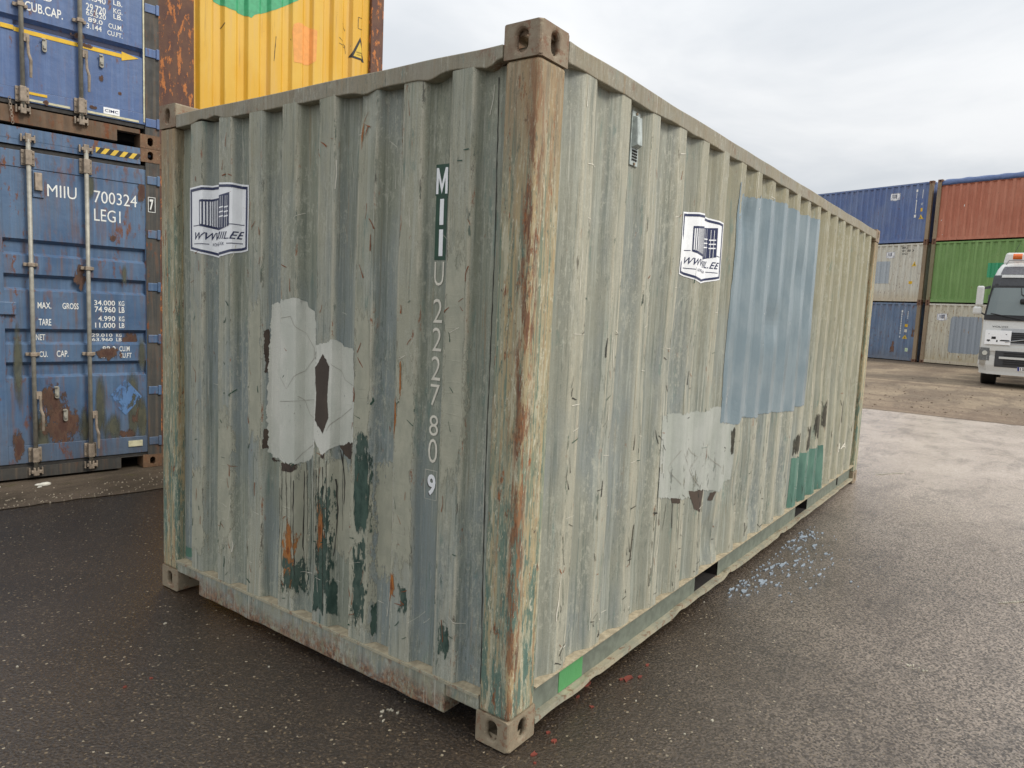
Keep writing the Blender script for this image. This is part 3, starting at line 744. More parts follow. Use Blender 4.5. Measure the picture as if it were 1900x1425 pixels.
rail('top_rail', MT['frame'], main, 'y', .162, Wm-.162, Lm-.075, Lm-.002, 2.466, 2.55, .002, 30, .002, 2)
bx('roof', MT['frame'], main, .06, Lm-.06, .06, Wm-.06, 2.515, 2.53)
bx('floor', MT['dark'], main, .18, Lm-.18, .08, Wm-.08, .13, .165)
# end sill: deep middle, shallow ends over the cut-outs
rail('bottom_rail', MT['frame'], main, 'y', .318, 2.066, .003, .10, .040, .170, .007, 90, .006, 5)
rail('bottom_rail', MT['frame'], main, 'y', .150, .3175, .006, .10, .112, .170, .001, 10, .0, 5)
rail('bottom_rail', MT['frame'], main, 'y', 2.0665, Wm-.15, .006, .10, .112, .170, .001, 10, .0, 5)
bx('rail_ledge', MT['dust'], main, .004, .058, .15, Wm-.15, .171, .1755)
bx('sill_lip', MT['flange'], main, -.001, .005, .15, Wm-.15, .163, .1745)
# side sill : recessed web with two fork pockets, dusty ledge above, bent flange below
for a, b in ((.178, 1.82), (2.18, 3.88), (4.24, Lm-.178)): bx('bottom_rail', MT['web'], main, a, b, .040, .048, .050, .186)
for a, b in ((1.82, 2.18), (3.88, 4.24)):
    m = MB(); m.box(a, b, .046, Wm-.05, .16, .166); m.box(a, b, .046, Wm-.05, .052, .058); m.box(a-.004, a, .042, .5, .052, .166); m.box(b, b+.004, .042, .5, .052, .166)
    m.build('fork_pocket', MT['dark'], main)
bx('bottom_rail', MT['web'], main, .178, Lm-.178, Wm-.048, Wm-.04, .05, .186)
bx('bottom_rail', MT['frame'], main, Lm-.1, Lm-.003, .162, Wm-.162, .04, .17)
bx('rail_ledge', MT['dust'], main, .168, Lm-.168, .001, .055, .1865, .1915)
def flange():
    m = MB(); rings = []
    for i in range(161):
        t = .178+(Lm-.356)*i/160; e = min(1, (t-.178)/.1, (Lm-.178-t)/.1)
        k = mnoise.noise(Vector((t*2.6, 1, 4)))*.010*e+mnoise.noise(Vector((t*8, 1, 4)))*.005*e
        y = .003+mnoise.noise(Vector((t*4, 9, 4)))*.007*e
        for c in (.62, 1.55, 2.3, 3.4): k += .014*math.exp(-((t-c)/.05)**2)*e
        rings.append([(t, y, .036+k), (t, y, .058+k), (t, .012+y, .056+k), (t, .047, .054), (t, .047, .047), (t, .012+y, .046+k)])
    m.loft(rings); return m.build('bottom_flange', MT['flange'], main)
flange()
bx('paint_patch', MT['brightgreen'], main, .392, .578, .0375, .0395, .058, .185)['label'] = 'bright green paint rectangle on the bottom rail'
m = MB(); m.box(5.30, 5.33, .034, .039, .08, .16); m.build('vent_slot', MT['dark'], main)
# doors at the far, unseen end
for y0, y1 in ((.16, 1.212), (1.226, Wm-.16)):
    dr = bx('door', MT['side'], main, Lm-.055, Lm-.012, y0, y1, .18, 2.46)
    for t in (.28, .78):
        m = MB(); yy = y0+(y1-y0)*t; m.tube([(Lm+.012, yy, .10), (Lm+.012, yy, 2.50)], .017); m.build('lock_rod', MT['frame'], dr)
# ---- coats, residue and marks on the end wall
def pp(wall, name, mat, pl, label=None, off=.0018, sd=1, amp=.006, vert=1.0):
    o = wall.lay([jag(pl, .006, amp, sd, vert)], name, MT[mat], main, off)
    if label: o['label'] = label
    return o
pp(EW, 'paint_patch', 'beige_e', [(.635, 1.433), (.56, 1.445), (.53, 1.42), (.53, .8), (.535, .5), (.636, .5), (.636, .9)], 'beige flaking coat on one rib', .0014, 2)
pp(EW, 'paint_patch', 'beige_e', [(.775, .96), (.70, .985), (.64, .95), (.64, .45), (.772, .44)], None, .0014, 3, .004)
pp(EW, 'paint_patch', 'beige_e', [(.385, 1.9), (.30, 1.92), (.28, 1.2), (.285, .9), (.388, .9)], None, .0014, 4, .004)
pp(EW, 'paint_patch', 'beige_e', [(.888, 1.6), (.80, 1.62), (.78, 1.0), (.885, 1.0)], None, .0013, 4, .004)
pp(EW, 'paint_patch', 'beige_e', [(1.63, 1.66), (1.54, 1.68), (1.53, .9), (1.63, .88)], None, .0013, 4, .004)
pp(EW, 'paint_patch', 'beige_e', [(1.135, .96), (.89, .98), (.885, .75), (.90, .45), (1.0, .5), (1.13, .7)], None, .0011, 4, .01)
pp(EW, 'paint_patch', 'white_old', [(1.512, 1.592), (1.459, 1.604), (1.375, 1.62), (1.281, 1.63), (1.274, 1.61), (1.247, 1.602), (1.223, 1.55), (1.205, 1.575), (1.190, 1.50), (1.135, 1.50), (1.131, .978), (1.207, .911), (1.276, .874), (1.333, .877), (1.501, .864), (1.519, .889), (1.522, .994), (1.521, 1.149), (1.519, 1.277), (1.518, 1.405), (1.516, 1.506)], 'tall ragged patch of old white paint', .0020, 5, .008)
pp(EW, 'paint_patch', 'white_old', [(1.1345, 1.431), (1.081, 1.44), (1.039, 1.461), (1.025, 1.453), (.995, 1.429), (.886, 1.421), (.877, 1.039), (.982, 1.009), (1.019, 1.0), (1.032, .983), (1.075, .957), (1.112, .981), (1.1345, 1.02)], 'square ragged patch of old white paint round a brown diamond', .0020, 6, .007)
pp(EW, 'glue_residue', 'brownsolid', [(1.087, 1.395), (1.042, 1.345), (1.052, 1.192), (1.04, 1.122), (1.077, 1.044), (1.13, 1.099), (1.126, 1.219), (1.138, 1.332)], 'dark brown diamond of glue residue', .0030, 7, .004)
for k, pl in enumerate(([(1.522, .868), (1.501, .850), (1.386, .866), (1.381, .832)], [(1.382, .868), (1.333, .874), (1.278, .880), (1.270, .883), (1.277, .846), (1.313, .827), (1.373, .829)],
           [(1.529, 1.49), (1.515, 1.469), (1.518, 1.38), (1.517, 1.265), (1.526, 1.277), (1.529, 1.455)], [(1.528, 1.014), (1.515, 1.001), (1.514, .901), (1.532, .902)],
           [(1.024, 1.004), (.877, 1.042), (.874, .943), (.973, .948)], [(1.09, .965), (1.061, .969), (1.065, .943), (1.088, .938)])):
    pp(EW, 'glue_residue', 'residue_e', pl, None, .0014, 8+k, .006)
rb = []
for pl in ([(1.382, 1.537), (1.315, 1.548), (1.27, 1.483), (1.204, 1.414), (1.203, 1.366), (1.269, 1.3), (1.34, 1.216), (1.385, 1.266)], [(1.036, 1.357), (.99, 1.289), (.884, 1.249), (.883, 1.213), (1.016, 1.121), (1.053, 1.061)],
           [(1.277, 1.19), (1.223, 1.107), (1.138, 1.075)], [(1.137, 1.015), (1.267, .927), (1.28, .892)], [(1.387, 1.154), (1.268, 1.169), (1.136, 1.189)]):
    EW.lay(ribbon(pl, .0022, 4, .001), 'placard_outline', MT['pencil'], main, .0030)
pp(EW, 'paint_scrape', 'scrape_e', [(.868, .99), (.776, 1.02), (.775, .869), (.770, .672), (.807, .63), (.865, .634), (.871, .855)], 'dark green bare coat on one rib', .0016, 20, .01)
pp(EW, 'paint_scrape', 'scrape_e2', [(.865, .66), (.775, .684), (.776, .401), (.778, .190), (.885, .190), (.875, .427)], None, .0016, 21)
pp(EW, 'paint_scrape', 'scrape_e2', [(.88, 1.1), (.80, 1.1), (.775, .96), (.87, .96)], None, .0016, 22)
pp(EW, 'paint_scrape', 'scrape_e', [(1.04, .37), (1.024, .41), (1.012, .36), (1.010, .222), (1.036, .215)], None, .0018, 23, .008)
pp(EW, 'paint_scrape', 'scrape_e', [(.772, .36), (.757, .36), (.757, .205), (.775, .19)], None, .0018, 24, .008)
pp(EW, 'paint_scrape', 'scrape_e', [(1.135, .40), (1.062, .42), (1.056, .225), (1.134, .215)], None, .0018, 25, .01)
pp(EW, 'paint_scrape', 'scrape_e2', [(1.36, .42), (1.206, .45), (1.223, .25), (1.37, .25)], None, .0018, 26, .01)
pp(EW, 'paint_scrape', 'scrape_e2', [(1.13, .9), (1.01, .9), (1.01, .25), (1.13, .25)], None, .0015, 27, .01)
pp(EW, 'rust_bloom', 'bloom_e', [(1.372, .66), (1.30, .64), (1.262, .60), (1.258, .30), (1.30, .26), (1.344, .30), (1.378, .42)], 'orange rust bloom low on the end wall', .0020, 28, .012)
pp(EW, 'rust_bloom', 'bloom_e', [(1.12, .80), (1.06, .80), (1.06, .42), (1.09, .40)], None, .0019, 29, .01)
rb = []
for (s_, z1, z0_) in ((1.365, .86, .20), (1.335, .85, .48), (1.300, .86, .30), (1.285, .80, .35), (1.262, .84, .24), (1.245, .88, .42), (1.215, .90, .28), (1.19, .93, .40), (1.13, .92, .25), (1.115, .88, .45), (1.095, .94, .32), (1.07, .90, .22), (1.045, .93, .6), (1.02, .85, .5), (.99, .98, .62), (1.38, .75, .40)):
    rb += ribbon([(s_, z1), (s_+rnd.uniform(-.006, .006), (z1+z0_)/2), (s_+rnd.uniform(-.01, .01), z0_)], .004, int(s_*1000), .002, True)
rb += ribbon([(1.01, .98), (.985, .90), (.975, .84), (.98, .74)], .008, 3, .002, True)
tag(EW.lay(rb, 'dark_runs', MT['black'], main, .0026), 'thin black vertical runs under the white patches', kind='stuff')
# weld seam by the near post
tag(EW.lay(ribbon([(.208, 2.44), (.201, 1.96), (.197, 1.17), (.180, .34), (.180, .19)], .004, 5, .001), 'panel_seam', MT['black'], main, .0016))
pp(EW, 'paint_patch', 'teal', [(2.28, .245), (2.19, .25), (2.16, .19), (2.28, .19)], 'dark green smudge at the lower left corner', .0018, 31)
for k, (a, b, c, d, mt) in enumerate(((.60, .54, .50, .36, 'scrape_e2'), (.37, .30, .42, .25, 'scrape_e2'), (.40, .27, 1.5, 1.05, 'beige_e'), (2.15, 2.02, .75, .25, 'beige_e'), (1.90, 1.77, 1.1, .3, 'beige_e'), (1.41, 1.22, .92, .22, 'beige_e'), (.90, .76, .95, .20, 'beige_e'))):
    pp(EW, 'paint_patch' if mt == 'beige_e' else 'paint_scrape', mt, [(a, c), (b, c), (b, d), (a, d)], None, .0009+.00005*k, 60+k, .003)
for k, (a, b, c, d) in enumerate(((.655, .61, .60, .35), (.62, .60, 1.42, 1.22), (.66, .64, 2.38, 2.10), (.88, .86, 2.40, 2.2), (.655, .625, 1.30, 1.05))):
    pp(EW, 'rust_bloom', 'bloom_e', [(a, c), (b, c), (b, d), (a, d)], None, .0021, 80+k, .003)
for k, (a, b, c, d) in enumerate(((.935, .915, .70, .45), (5.12, 5.06, .95, .7))):
    pp(SW, 'paint_scrape', 'scrape_s', [(a, c), (b, c), (b, d), (a, d)], None, .0012, 90+k, .003)
# random scratches
def scratches(wall, name, mat, n, srange, zrange, sd, ln=(.02, .07), wd=(.002, .006), slant=.9, off=.0024, label='', low=False, ridge=None):
    q = random.Random(sd); rb = []
    for i in range(n):
        z = q.uniform(*zrange)
        if low: z = zrange[0]+(zrange[1]-zrange[0])*q.random()**1.8
        if ridge:
            e0, p_, fl, nr_ = ridge; k = q.randrange(nr_); s_ = e0+k*p_-q.uniform(.0, fl)
        else: s_ = q.uniform(*srange)
        if not (srange[0] < s_ < srange[1]): continue
        l = q.uniform(*ln); a = q.gauss(0, slant)+(math.pi/2 if q.random() < .45 else 0)
        b = (s_+l*math.cos(a)*.6, z+l*math.sin(a)); c = ((s_+b[0])/2+q.uniform(-.004, .004), (z+b[1])/2)
        rb += ribbon([(s_, z), c, b], q.uniform(*wd), i, .0015, True)
    o = wall.lay(rb, name, MT[mat], main, off); tag(o, label, kind='stuff'); return o
er = (.392, .25, .11, 8); sr = (.378, .2786, .08, 20)
scratches(EW, 'rust_scratches', 'rustmark', 90, (.2, 2.2), (.25, 2.4), 11, ridge=er, label='short orange rust scratches on the end wall ribs')
scratches(EW, 'green_scratches', 'stencil_green', 60, (.2, 2.2), (.22, 2.3), 12, (.015, .06), (.002, .007), .5, label='short dark green scratches on the end wall', ridge=er, low=True)
scratches(EW, 'pale_scratches', 'cream', 60, (.2, 2.2), (.3, 2.4), 13, (.03, .12), (.0015, .003), .25, label='thin pale scratches on the end wall')
scratches(SW, 'rust_scratches', 'rustmark', 60, (.3, 5.7), (.25, 2.3), 14, (.02, .06), (.002, .005), label='short rust scratches on the side wall ribs', ridge=sr)
scratches(SW, 'dark_scratches', 'black', 260, (.25, 5.7), (.22, 1.7), 15, (.015, .09), (.002, .006), .25, label='dark vertical scratches along the side wall ribs', ridge=sr, low=True)
scratches(SW, 'pale_scratches', 'cream', 160, (.25, 5.7), (.25, 2.4), 16, (.04, .22), (.0015, .004), .12, label='pale vertical scratches along the side wall', ridge=sr)
scratches(SW, 'green_scratches', 'stencil_green', 60, (.25, 3.0), (.25, 2.4), 17, (.03, .14), (.002, .005), .12, label='dark green vertical scratches on the side wall', ridge=sr)
# stencilled number down the end wall
a0_, a1_ = .490, .446
bpatch = EW.lay([[(.497, 2.160), (.430, 2.160), (.430, 2.044), (.497, 2.044)], [(.492, 2.043), (.434, 2.043), (.436, 1.802), (.492, 1.802)]], 'stencil_backing', MT['stencil_green'], main, .0018)
EW.lay([[(.493, 2.05), (.481, 2.05), (.481, 2.147), (.493, 2.147)], [(.446, 2.05), (.434, 2.05), (.434, 2.147), (.446, 2.147)], [(.481, 2.147), (.481, 2.110), (.4635, 2.050), (.4635, 2.087)], [(.446, 2.147), (.4635, 2.087), (.4635, 2.050), (.446, 2.110)]], 'stencil_letter', MT['white'], main, .003)
bpatch['label'] = 'dark green painted strip behind the first letters'
EW.lay([], 'stencil_letter', MT['white'], main, .003, faces=[fit('I', .470, .450, 1.934, 2.031, .02), fit('I', .470, .450, 1.817, 1.917, .02)], rows=True)
for ch, z0_, z1 in (('U', 1.704, 1.795), ('2', 1.562, 1.654), ('2', 1.452, 1.543), ('2', 1.338, 1.432), ('7', 1.238, 1.322), ('8', 1.119, 1.201), ('0', 1.010, 1.107)):
    EW.lay([], 'stencil_digit' if ch != 'U' else 'stencil_letter', MT['cream'], main, .0026, faces=[fit(ch, .488, .440, z0_, z1, -.006)], rows=True)
EW.lay([], 'digit_shadow', MT['black'], main, .0018, faces=[fit('9', .4905, .4475, .874, .958, .02)])
EW.lay([], 'stencil_digit', MT['white'], main, .0026, faces=[fit('9', .487, .444, .878, .964, .03)])
fr = [(.500, .98), (.438, .98), (.438, .862), (.500, .862), (.500, .98)]
EW.lay(ribbon(fr, .002), 'digit_frame', MT['cream'], main, .0028)
sticker(EW, main, 2.139, .509, 2.172, 1.805, -1, lf=(.17, .42), rf=(.60, .77))
# ---- coats and marks on the side wall
pp(SW, 'paint_patch', 'grey_old', [(1.16, 1.151), (1.632, 1.126), (1.954, 1.128), (1.969, 1.034), (2.229, .999), (2.236, .789), (2.233, .655), (1.999, .626), (1.705, .68), (1.655, .645), (1.387, .694), (1.163, .746), (1.156, .945)], 'pale grey painted-over square with diamond outlines', .0016, 40, .006)
bp_ = [(1.958, 1.034), (1.953, 1.299), (1.961, 1.728), (1.964, 2.207), (1.974, 2.326), (1.975, 2.39), (2.013, 2.397), (2.03, 2.337), (2.305, 2.350), (2.32, 2.375), (2.58, 2.380), (2.60, 2.395), (3.009, 2.40), (3.159, 2.385), (3.439, 2.395), (3.713, 2.405), (3.721, 2.036), (3.727, 1.459), (3.722, .998), (3.585, .99), (3.45, .975), (3.307, .979), (2.867, 1.013), (2.554, 1.006), (2.30, 1.040), (2.26, 1.0), (2.218, .996), (2.1, 1.02)]
pp(SW, 'paint_patch', 'bluepatch', bp_, 'large grey-blue repainted rectangle over several ribs', .0026, 41, .005)
pp(SW, 'paint_patch', 'teal', [(3.594, .198), (3.598, .38), (3.601, .592), (3.969, .597), (4.479, .584), (4.50, .371), (4.52, .198)], 'teal green repainted patch at the bottom of the side wall', .0020, 42, .004)
for k, pl in enumerate(([(1.372, .700), (1.43, .688), (1.433, .663), (1.383, .672)], [(1.626, .69), (1.753, .68), (1.727, .559), (1.676, .582)], [(1.928, .625), (1.969, .632), (1.945, .575), (1.916, .584)])):
    pp(SW, 'glue_residue', 'brownsolid', pl, None, .0022, 43+k, .004)
for k, pl in enumerate(([(3.604, .802), (3.70, .771), (3.70, .601), (3.6, .6)], [(3.90, .83), (4.03, .80), (4.03, .592), (3.9, .595)], [(4.165, .90), (4.30, .87), (4.30, .652), (4.16, .652)], [(2.203, .99), (2.233, .989), (2.233, .80), (2.212, .80)], [(4.43, .99), (4.50, .98), (4.49, .7), (4.44, .7)])):
    pp(SW, 'paint_scrape', 'scrape_s', pl, None, .0024, 50+k, .012)
rb = []
for pl in ([(1.416, .95), (1.335, .858), (1.43, .764)], [(1.485, .998), (1.672, .875), (1.618, .808), (1.701, .702)], [(1.757, .935), (1.996, .768)], [(1.44, .93), (1.56, .80)]): SW.lay(ribbon(pl, .0028, 4, .0015), 'placard_outline', MT['pencil'], main, .0030)
rb = []
for pl in ([(1.344, .676), (1.336, .604), (1.321, .537)], [(1.386, .672), (1.389, .54)], [(1.431, .678), (1.433, .476), (1.432, .20)], [(1.16, .9), (1.165, .6), (1.16, .35)], [(1.71, .62), (1.71, .30)]): rb += ribbon(pl, .005, len(rb), .0015, True)
tag(SW.lay(rb, 'dark_runs', MT['black'], main, .0028), 'black runs below the pale grey square', kind='stuff')
sticker(SW, main, 1.300, .480, 2.155, 1.800, 1, lf=(.20, .43), rf=(.61, .87))
SW.lay([], 'stencil_letter', MT['cream'], main, .0028, faces=[fit('CMA', 5.05, 5.38, .44, .50, .01)])
# ventilator
vt = MB(); vt.box(.722, .792, .033, .038, 2.255, 2.475); vv = vt.build('ventilator', MT['vent'], main, .001)
m = MB(); m.loft([[(.728, .034, 2.325), (.786, .034, 2.325), (.786, .034, 2.455), (.728, .034, 2.455)], [(.734, .006, 2.335), (.776, .006, 2.335), (.776, .014, 2.450), (.734, .014, 2.450)]])
m.build('hood', MT['vent'], vv, .003)
m = MB()
for i in range(3):
    for j in range(4): m.box(.736+i*.016, .747+i*.016, .0300, .0328, 2.275+j*.012, 2.282+j*.012)
m.build('grille_slots', MT['dark'], vv)
for zz in (2.262, 2.466): bx('bolt', MT['cast'], vv, .752, .762, .027, .033, zz-.005, zz+.005)

# ================================================================ LEFT STACK (door ends)
AB = R(79.94); OB = Vector((1.440, 5.196, 0))
blueA = painted('faded_blue_paint', lin(70, 96, 128), lin(88, 112, 140), .75, seed=1, rough=.45, dirt=lin(96, 92, 84))
blueA_low = blueA
blueB = painted('blue_paint_upper', lin(80, 104, 148), lin(92, 114, 152), .3, seed=4, rough=.42, low_dirt=False, dirt_amt=.2)
brown_sill = painted('brown_rusted_sill', lin(96, 78, 62), lin(116, 92, 70), .9, seed=6, rough=.75, low_dirt=False)
dark_sill = painted('dark_dirty_sill', lin(64, 64, 62), lin(84, 78, 70), .5, seed=8, rough=.7, low_dirt=False)
zinc = simple('galvanised_bar', lin(158, 154, 142), .5, .15, .15, .2)
zinc2 = simple('rusty_bracket', lin(146, 132, 116), .6, .1, .25, .3)
rubber = simple('black_rubber_seal', lin(54, 52, 50), .75, 0, .25)
castA = cast_mat('brown_casting_blue_stack', lin(104, 80, 62), lin(124, 96, 72))
yel = simple('hazard_yellow', lin(222, 186, 66), .45, 0, .08); blk = simple('hazard_black', lin(42, 40, 38), .5)
gold = simple('yellow_band', lin(226, 182, 40), .45, 0, .06); navyb = simple('dark_blue_band', lin(40, 46, 76), .5)
strip = simple('cream_strip', lin(204, 198, 166), .5)
orangerust = soft_patch('rust_spread', lin(100, 74, 60), lin(84, 66, 56), 'x', 'ell', (22, 22, 9), 3.0, .32, .10, None, .8, lin(82, 58, 50))
farrust = patch_mat('rust_spread_far', lin(128, 96, 78), lin(108, 84, 72), .8, holes=.46, hsc=(14, 14, 4))
greenstain = soft_patch('grey_green_grime', lin(98, 98, 80), lin(80, 82, 70), 'x', 'ell', (22, 22, 2.0), 1.6, .35, .30, .8)
palebl = patch_mat('bright_blue_diamond', lin(88, 122, 168), lin(98, 134, 178), .5, holes=.47, hsc=(16, 16, 9))

def doorend(root, H_, z0, Wd, spec):
    """right-hand leaf (s small) and left-hand leaf; s measured from the right edge, x negative = towards viewer"""
    body, sill, post = spec['body'], spec['sill'], spec['post']
    zb, zt = spec['leaf']
    bx('door_header', spec['header'], root, .004, .10, .162, Wd-.162, spec['head0'], H_-.006)
    bx('door_sill', sill, root, .004, .10, .345, Wd-.345, .02, spec['sill1'])
    bx('door_sill', sill, root, .008, .10, .162, .3445, .115, spec['sill1']); bx('door_sill', sill, root, .008, .10, Wd-.3445, Wd-.162, .115, spec['sill1'])
    mid = Wd/2+.02
    for side in (0, 1):
        f = (lambda s: s) if side == 0 else (lambda s: Wd-s)
        lo, hi = spec['s0'], mid-.006 if side == 0 else Wd-mid-.006
        def B(name, mat, par, s0, s1, z0_, z1, d0, d1, bevel=0):
            a, b = sorted((f(s0), f(s1))); return bx(name, mat, par, d0, d1, a, b, z0_, z1, bevel=bevel)
        # seal round the leaf
        m = MB()
        for (a, b, c, d) in ((lo-.028, lo, zb-.03, zt+.03), (hi, hi+.006, zb-.03, zt+.03), (lo-.028, hi+.006, zt, zt+.034), (lo-.028, hi+.006, zb-.034, zb)):
            q, w_ = sorted((f(a), f(b))); m.box(.020, .062, q, w_, c, d)
        m.build('door_seal', rubber, root)
        # leaf: pressed panel + frame
        prof = [(.016, spec['p0'])]
        for (a, b) in spec['bands']:
            prof += [(.016, a), (.052, a+.024), (.052, b-.028), (.016, b)]
        prof.append((.016, spec['p1']))
        m = MB(); sA, sB = f(spec['s0']+.022), f(hi-.085)
        m.loft([[(d, sA, z) for d, z in prof], [(d, sB, z) for d, z in prof]], False, False)
        for (d, z), (d2, z2) in zip(prof, prof[1:]):   # cheeks at both ends of each band
            if d > .017 and d2 > .017:
                for ss in (sA, sB): m.face([(.016, ss, z-.024), (d, ss, z), (d2, ss, z2), (.016, ss, z2+.028)])
        leaf = m.build('door', body, root)
        for nm, a in (('door_stile', (spec['s0'], spec['s0']+.0215, zb, zt)), ('door_stile', (hi-.0845, hi, zb, zt)), ('door_rail', (spec['s0']+.0216, hi-.0846, zb, spec['p0']-.0025)), ('door_rail', (spec['s0']+.0216, hi-.0846, spec['p1']+.0025, zt))):
            B(nm, body, leaf, *a, .010, .058, .003)
        B('door_backing', rubber, leaf, spec['s0']+.01, hi-.01, zb+.01, zt-.01, .058, .064)
        # hinges
        for z in spec['hinges']:
            m = MB(); a, b = sorted((f(.012), f(spec['s0']+.006))); m.box(-.004, .012, a, b, z-.036, z+.036)
            a, b = sorted((f(.004), f(.03))); m.box(-.014, .01, a, b, z-.044, z+.044); m.build('hinge', body, leaf, .004)
        # lock rods
        for k, (sc, zlo, zhi) in enumerate(spec['bars']):
            s_ = f(sc); xb = -.030
            m = MB(); m.tube([(xb, s_, zlo), (xb, s_, zhi)], .0165, 12); rod = m.build('lock_rod', zinc, root, smooth=True)
            for z in spec['plates']:
                m = MB(); m.box(-.006, .010, s_-.047, s_+.047, z-.062, z+.062); m.box(-.050, -.0065, s_-.023, s_+.023, z-.060, z+.060)
                m.build('bearing_plate', zinc2, rod, .005)
                m = MB()
                for a in (-.036, .036):
                    for b in (-.042, 0, .042):
                        if b or True: m.tube([(-.004, s_+a, z+b), (-.013, s_+a, z+b)], .0065, 6)
                m.build('bolts', MT['dark'] if False else zinc2, rod)
            for z in spec['clamps']:
                m = MB(); m.box(-.008, .010, s_-.050, s_+.050, z-.014, z+.014); m.box(-.052, -.0085, s_-.024, s_+.024, z-.016, z+.016); m.build('rod_guide', zinc2, rod, .004)
            for z in (zlo-.01, zhi+.01):      # cam and keeper
                m = MB(); m.box(-.045, -.012, s_-.02, s_+.02, z-.035, z+.035); m.box(-.04, -.02, s_-.045, s_+.035, z-.016, z+.012); m.build('locking_cam', zinc2, rod, .005)
                bx('cam_keeper', zinc2, rod, -.022, .003, s_-.052, s_-.040, z-.03, z+.03, bevel=.003); bx('cam_keeper', zinc2, rod, -.022, .003, s_+.038, s_+.050, z-.03, z+.03, bevel=.003)
            hz = spec['handles'][k]
            m = MB(); dy = -.035 if side == 0 else .035
            m.box(-.052, -.012, min(s_+dy*.3, s_+dy*1.4), max(s_+dy*.3, s_+dy*1.4), hz-.03, hz+.03)
            m.tube([(-.055, s_+dy, hz), (-.058, s_+dy*1.1, hz-.12), (-.062, s_+dy*1.5, hz-.17), (-.050, s_+dy*1.5, hz-.30)], [.009, .011, .012, .010], 8)
            m.build('door_handle', zinc2, rod)
        for (s_, z) in spec['catches']:
            s_ = f(s_); m = MB(); pts = []
            for i in range(14):
                a = 2*math.pi*i/14; pts.append((.017*math.cos(a), .036*(1 if math.sin(a) > 0 else -1)+.017*math.sin(a)))
            m.loft([[(-.004, s_+a, z+b) for a, b in pts], [(.008, s_+a, z+b) for a, b in pts]]); m.box(-.016, -.0045, s_-.01, s_+.01, z-.028, z-.004)
            m.box(-.016, -.0045, s_-.006, s_+.022, z+.040, z+.052)
            m.build('handle_catch', zinc, leaf, .002)
    return mid
def flatText(root, items, mat, name='lettering', d=.0085, bold=.012):
    """items: (text, s_left, s_right, z0, z1) on the leaf face"""
    for (t, a, b, c, e, *dd) in items:
        v, f_ = fit(t, a, b, c, e, bold); x = dd[0] if dd else d
        me = bpy.data.meshes.new(name); me.from_pydata([(x, p[0], p[1]) for p in v], [], list(f_)); me.materials.append(mat)
        o = bpy.data.objects.new(name, me); COL.objects.link(o); o.parent = root
lettw = simple('stencil_white', lin(232, 232, 226), .5, 0, .06)
def blob(root, name, mat, s, z, rs, rz, d, sd, label=None):
    m = MB(); m.face([(d, s-rs*1.35, z-rz*1.35), (d, s+rs*1.35, z-rz*1.35), (d, s+rs*1.35, z+rz*1.35), (d, s-rs*1.35, z+rz*1.35)]); o = m.build(name, mat, root)
    if label: o['label'] = label
    return o
grpL = 'blue containers with doors stacked at the left'
# lower
WL, HL, LL = 2.49, 2.886, 13.7
matsA = dict(wall=blueA, frame=blueA, cast=castA, rail=blueA, post=dark_sill)
lo, wl = container('shipping_container', 'faded blue container with MIIU 700324 7 on its doors, bottom of the left stack', OB, AB, LL, WL, HL, matsA, 'door', far=False)
spec = dict(body=blueA, sill=dark_sill, header=blueA, post=blueA, leaf=(.145, 2.700), head0=2.742, sill1=.112, s0=.104, p0=.300, p1=2.566,
            bands=((.862, .996), (1.140, 1.272), (1.583, 1.720), (1.868, 2.002)), hinges=(2.613, 2.138, 1.666, 1.194, .720, .246),
            bars=((.994, .085, 2.79), (.588, .095, 2.78)), plates=(2.648, .215), clamps=(1.796, 1.062), handles=(.72, .53), catches=((.828, .735), (.768, .535)))
doorend(lo, HL, 0, WL, spec)
dL = .0070
flatText(lo, [('MIIU', .863, .654, 2.365, 2.464, .0145), ('700324', .526, .190, 2.362, 2.464, .0145), ('LEG1', .526, .323, 2.208, 2.311, .0145)], lettw, bold=-.002)
flatText(lo, [('7', .090, .058, 2.352, 2.448, .0018)], lettw, bold=.03)
bx('digit_backing', blk, lo, .0022, .0036, .044, .100, 2.335, 2.464)
m = MB()
for a, b, c, d in ((.044, .100, 2.462, 2.467), (.044, .100, 2.333, 2.338), (.042, .0465, 2.333, 2.467), (.0985, .103, 2.333, 2.467)): m.box(.0010, .0020, a, b, c, d)
m.build('digit_frame', lettw, lo)
flatText(lo, [('MAX.', .949, .853, 1.441, 1.493, .0145), ('GROSS', .773, .655, 1.443, 1.494, .0145), ('34.000', .537, .375, 1.484, 1.528, .0145), ('KG', .345, .301, 1.484, 1.528, .0145), ('74.960', .534, .372, 1.424, 1.474, .0145), ('LB', .345, .300, 1.424, 1.474, .0145),
              ('TARE', .944, .856, 1.301, 1.356, .0145), ('4.990', .508, .375, 1.347, 1.392, .0145), ('KG', .345, .302, 1.347, 1.392, .0145), ('11.000', .532, .375, 1.288, 1.333, .0145), ('LB', .345, .302, 1.288, 1.333, .0145),
              ('NET', .960, .895, 1.175, 1.225, .0505), ('29.010', .552, .39, 1.207, 1.236, .0505), ('KG', .36, .316, 1.207, 1.236, .0505), ('63.960', .550, .388, 1.168, 1.198, .0505), ('LB', .36, .317, 1.168, 1.198, .0505),
              ('CU.', .945, .887, 1.036, 1.084, .0145), ('CAP.', .822, .737, 1.036, 1.090, .0145), ('88.0', .479, .375, 1.080, 1.126, .0145), ('CU.M', .345, .263, 1.080, 1.126, .0145), ('3.107', .497, .375, 1.022, 1.066, .0145), ('CU.FT', .345, .247, 1.022, 1.066, .0145)], lettw)
m = MB(); m.box(.004, .015, .888, .964, 2.345, 2.560); vn = m.build('ventilator', blueA, lo, .003)
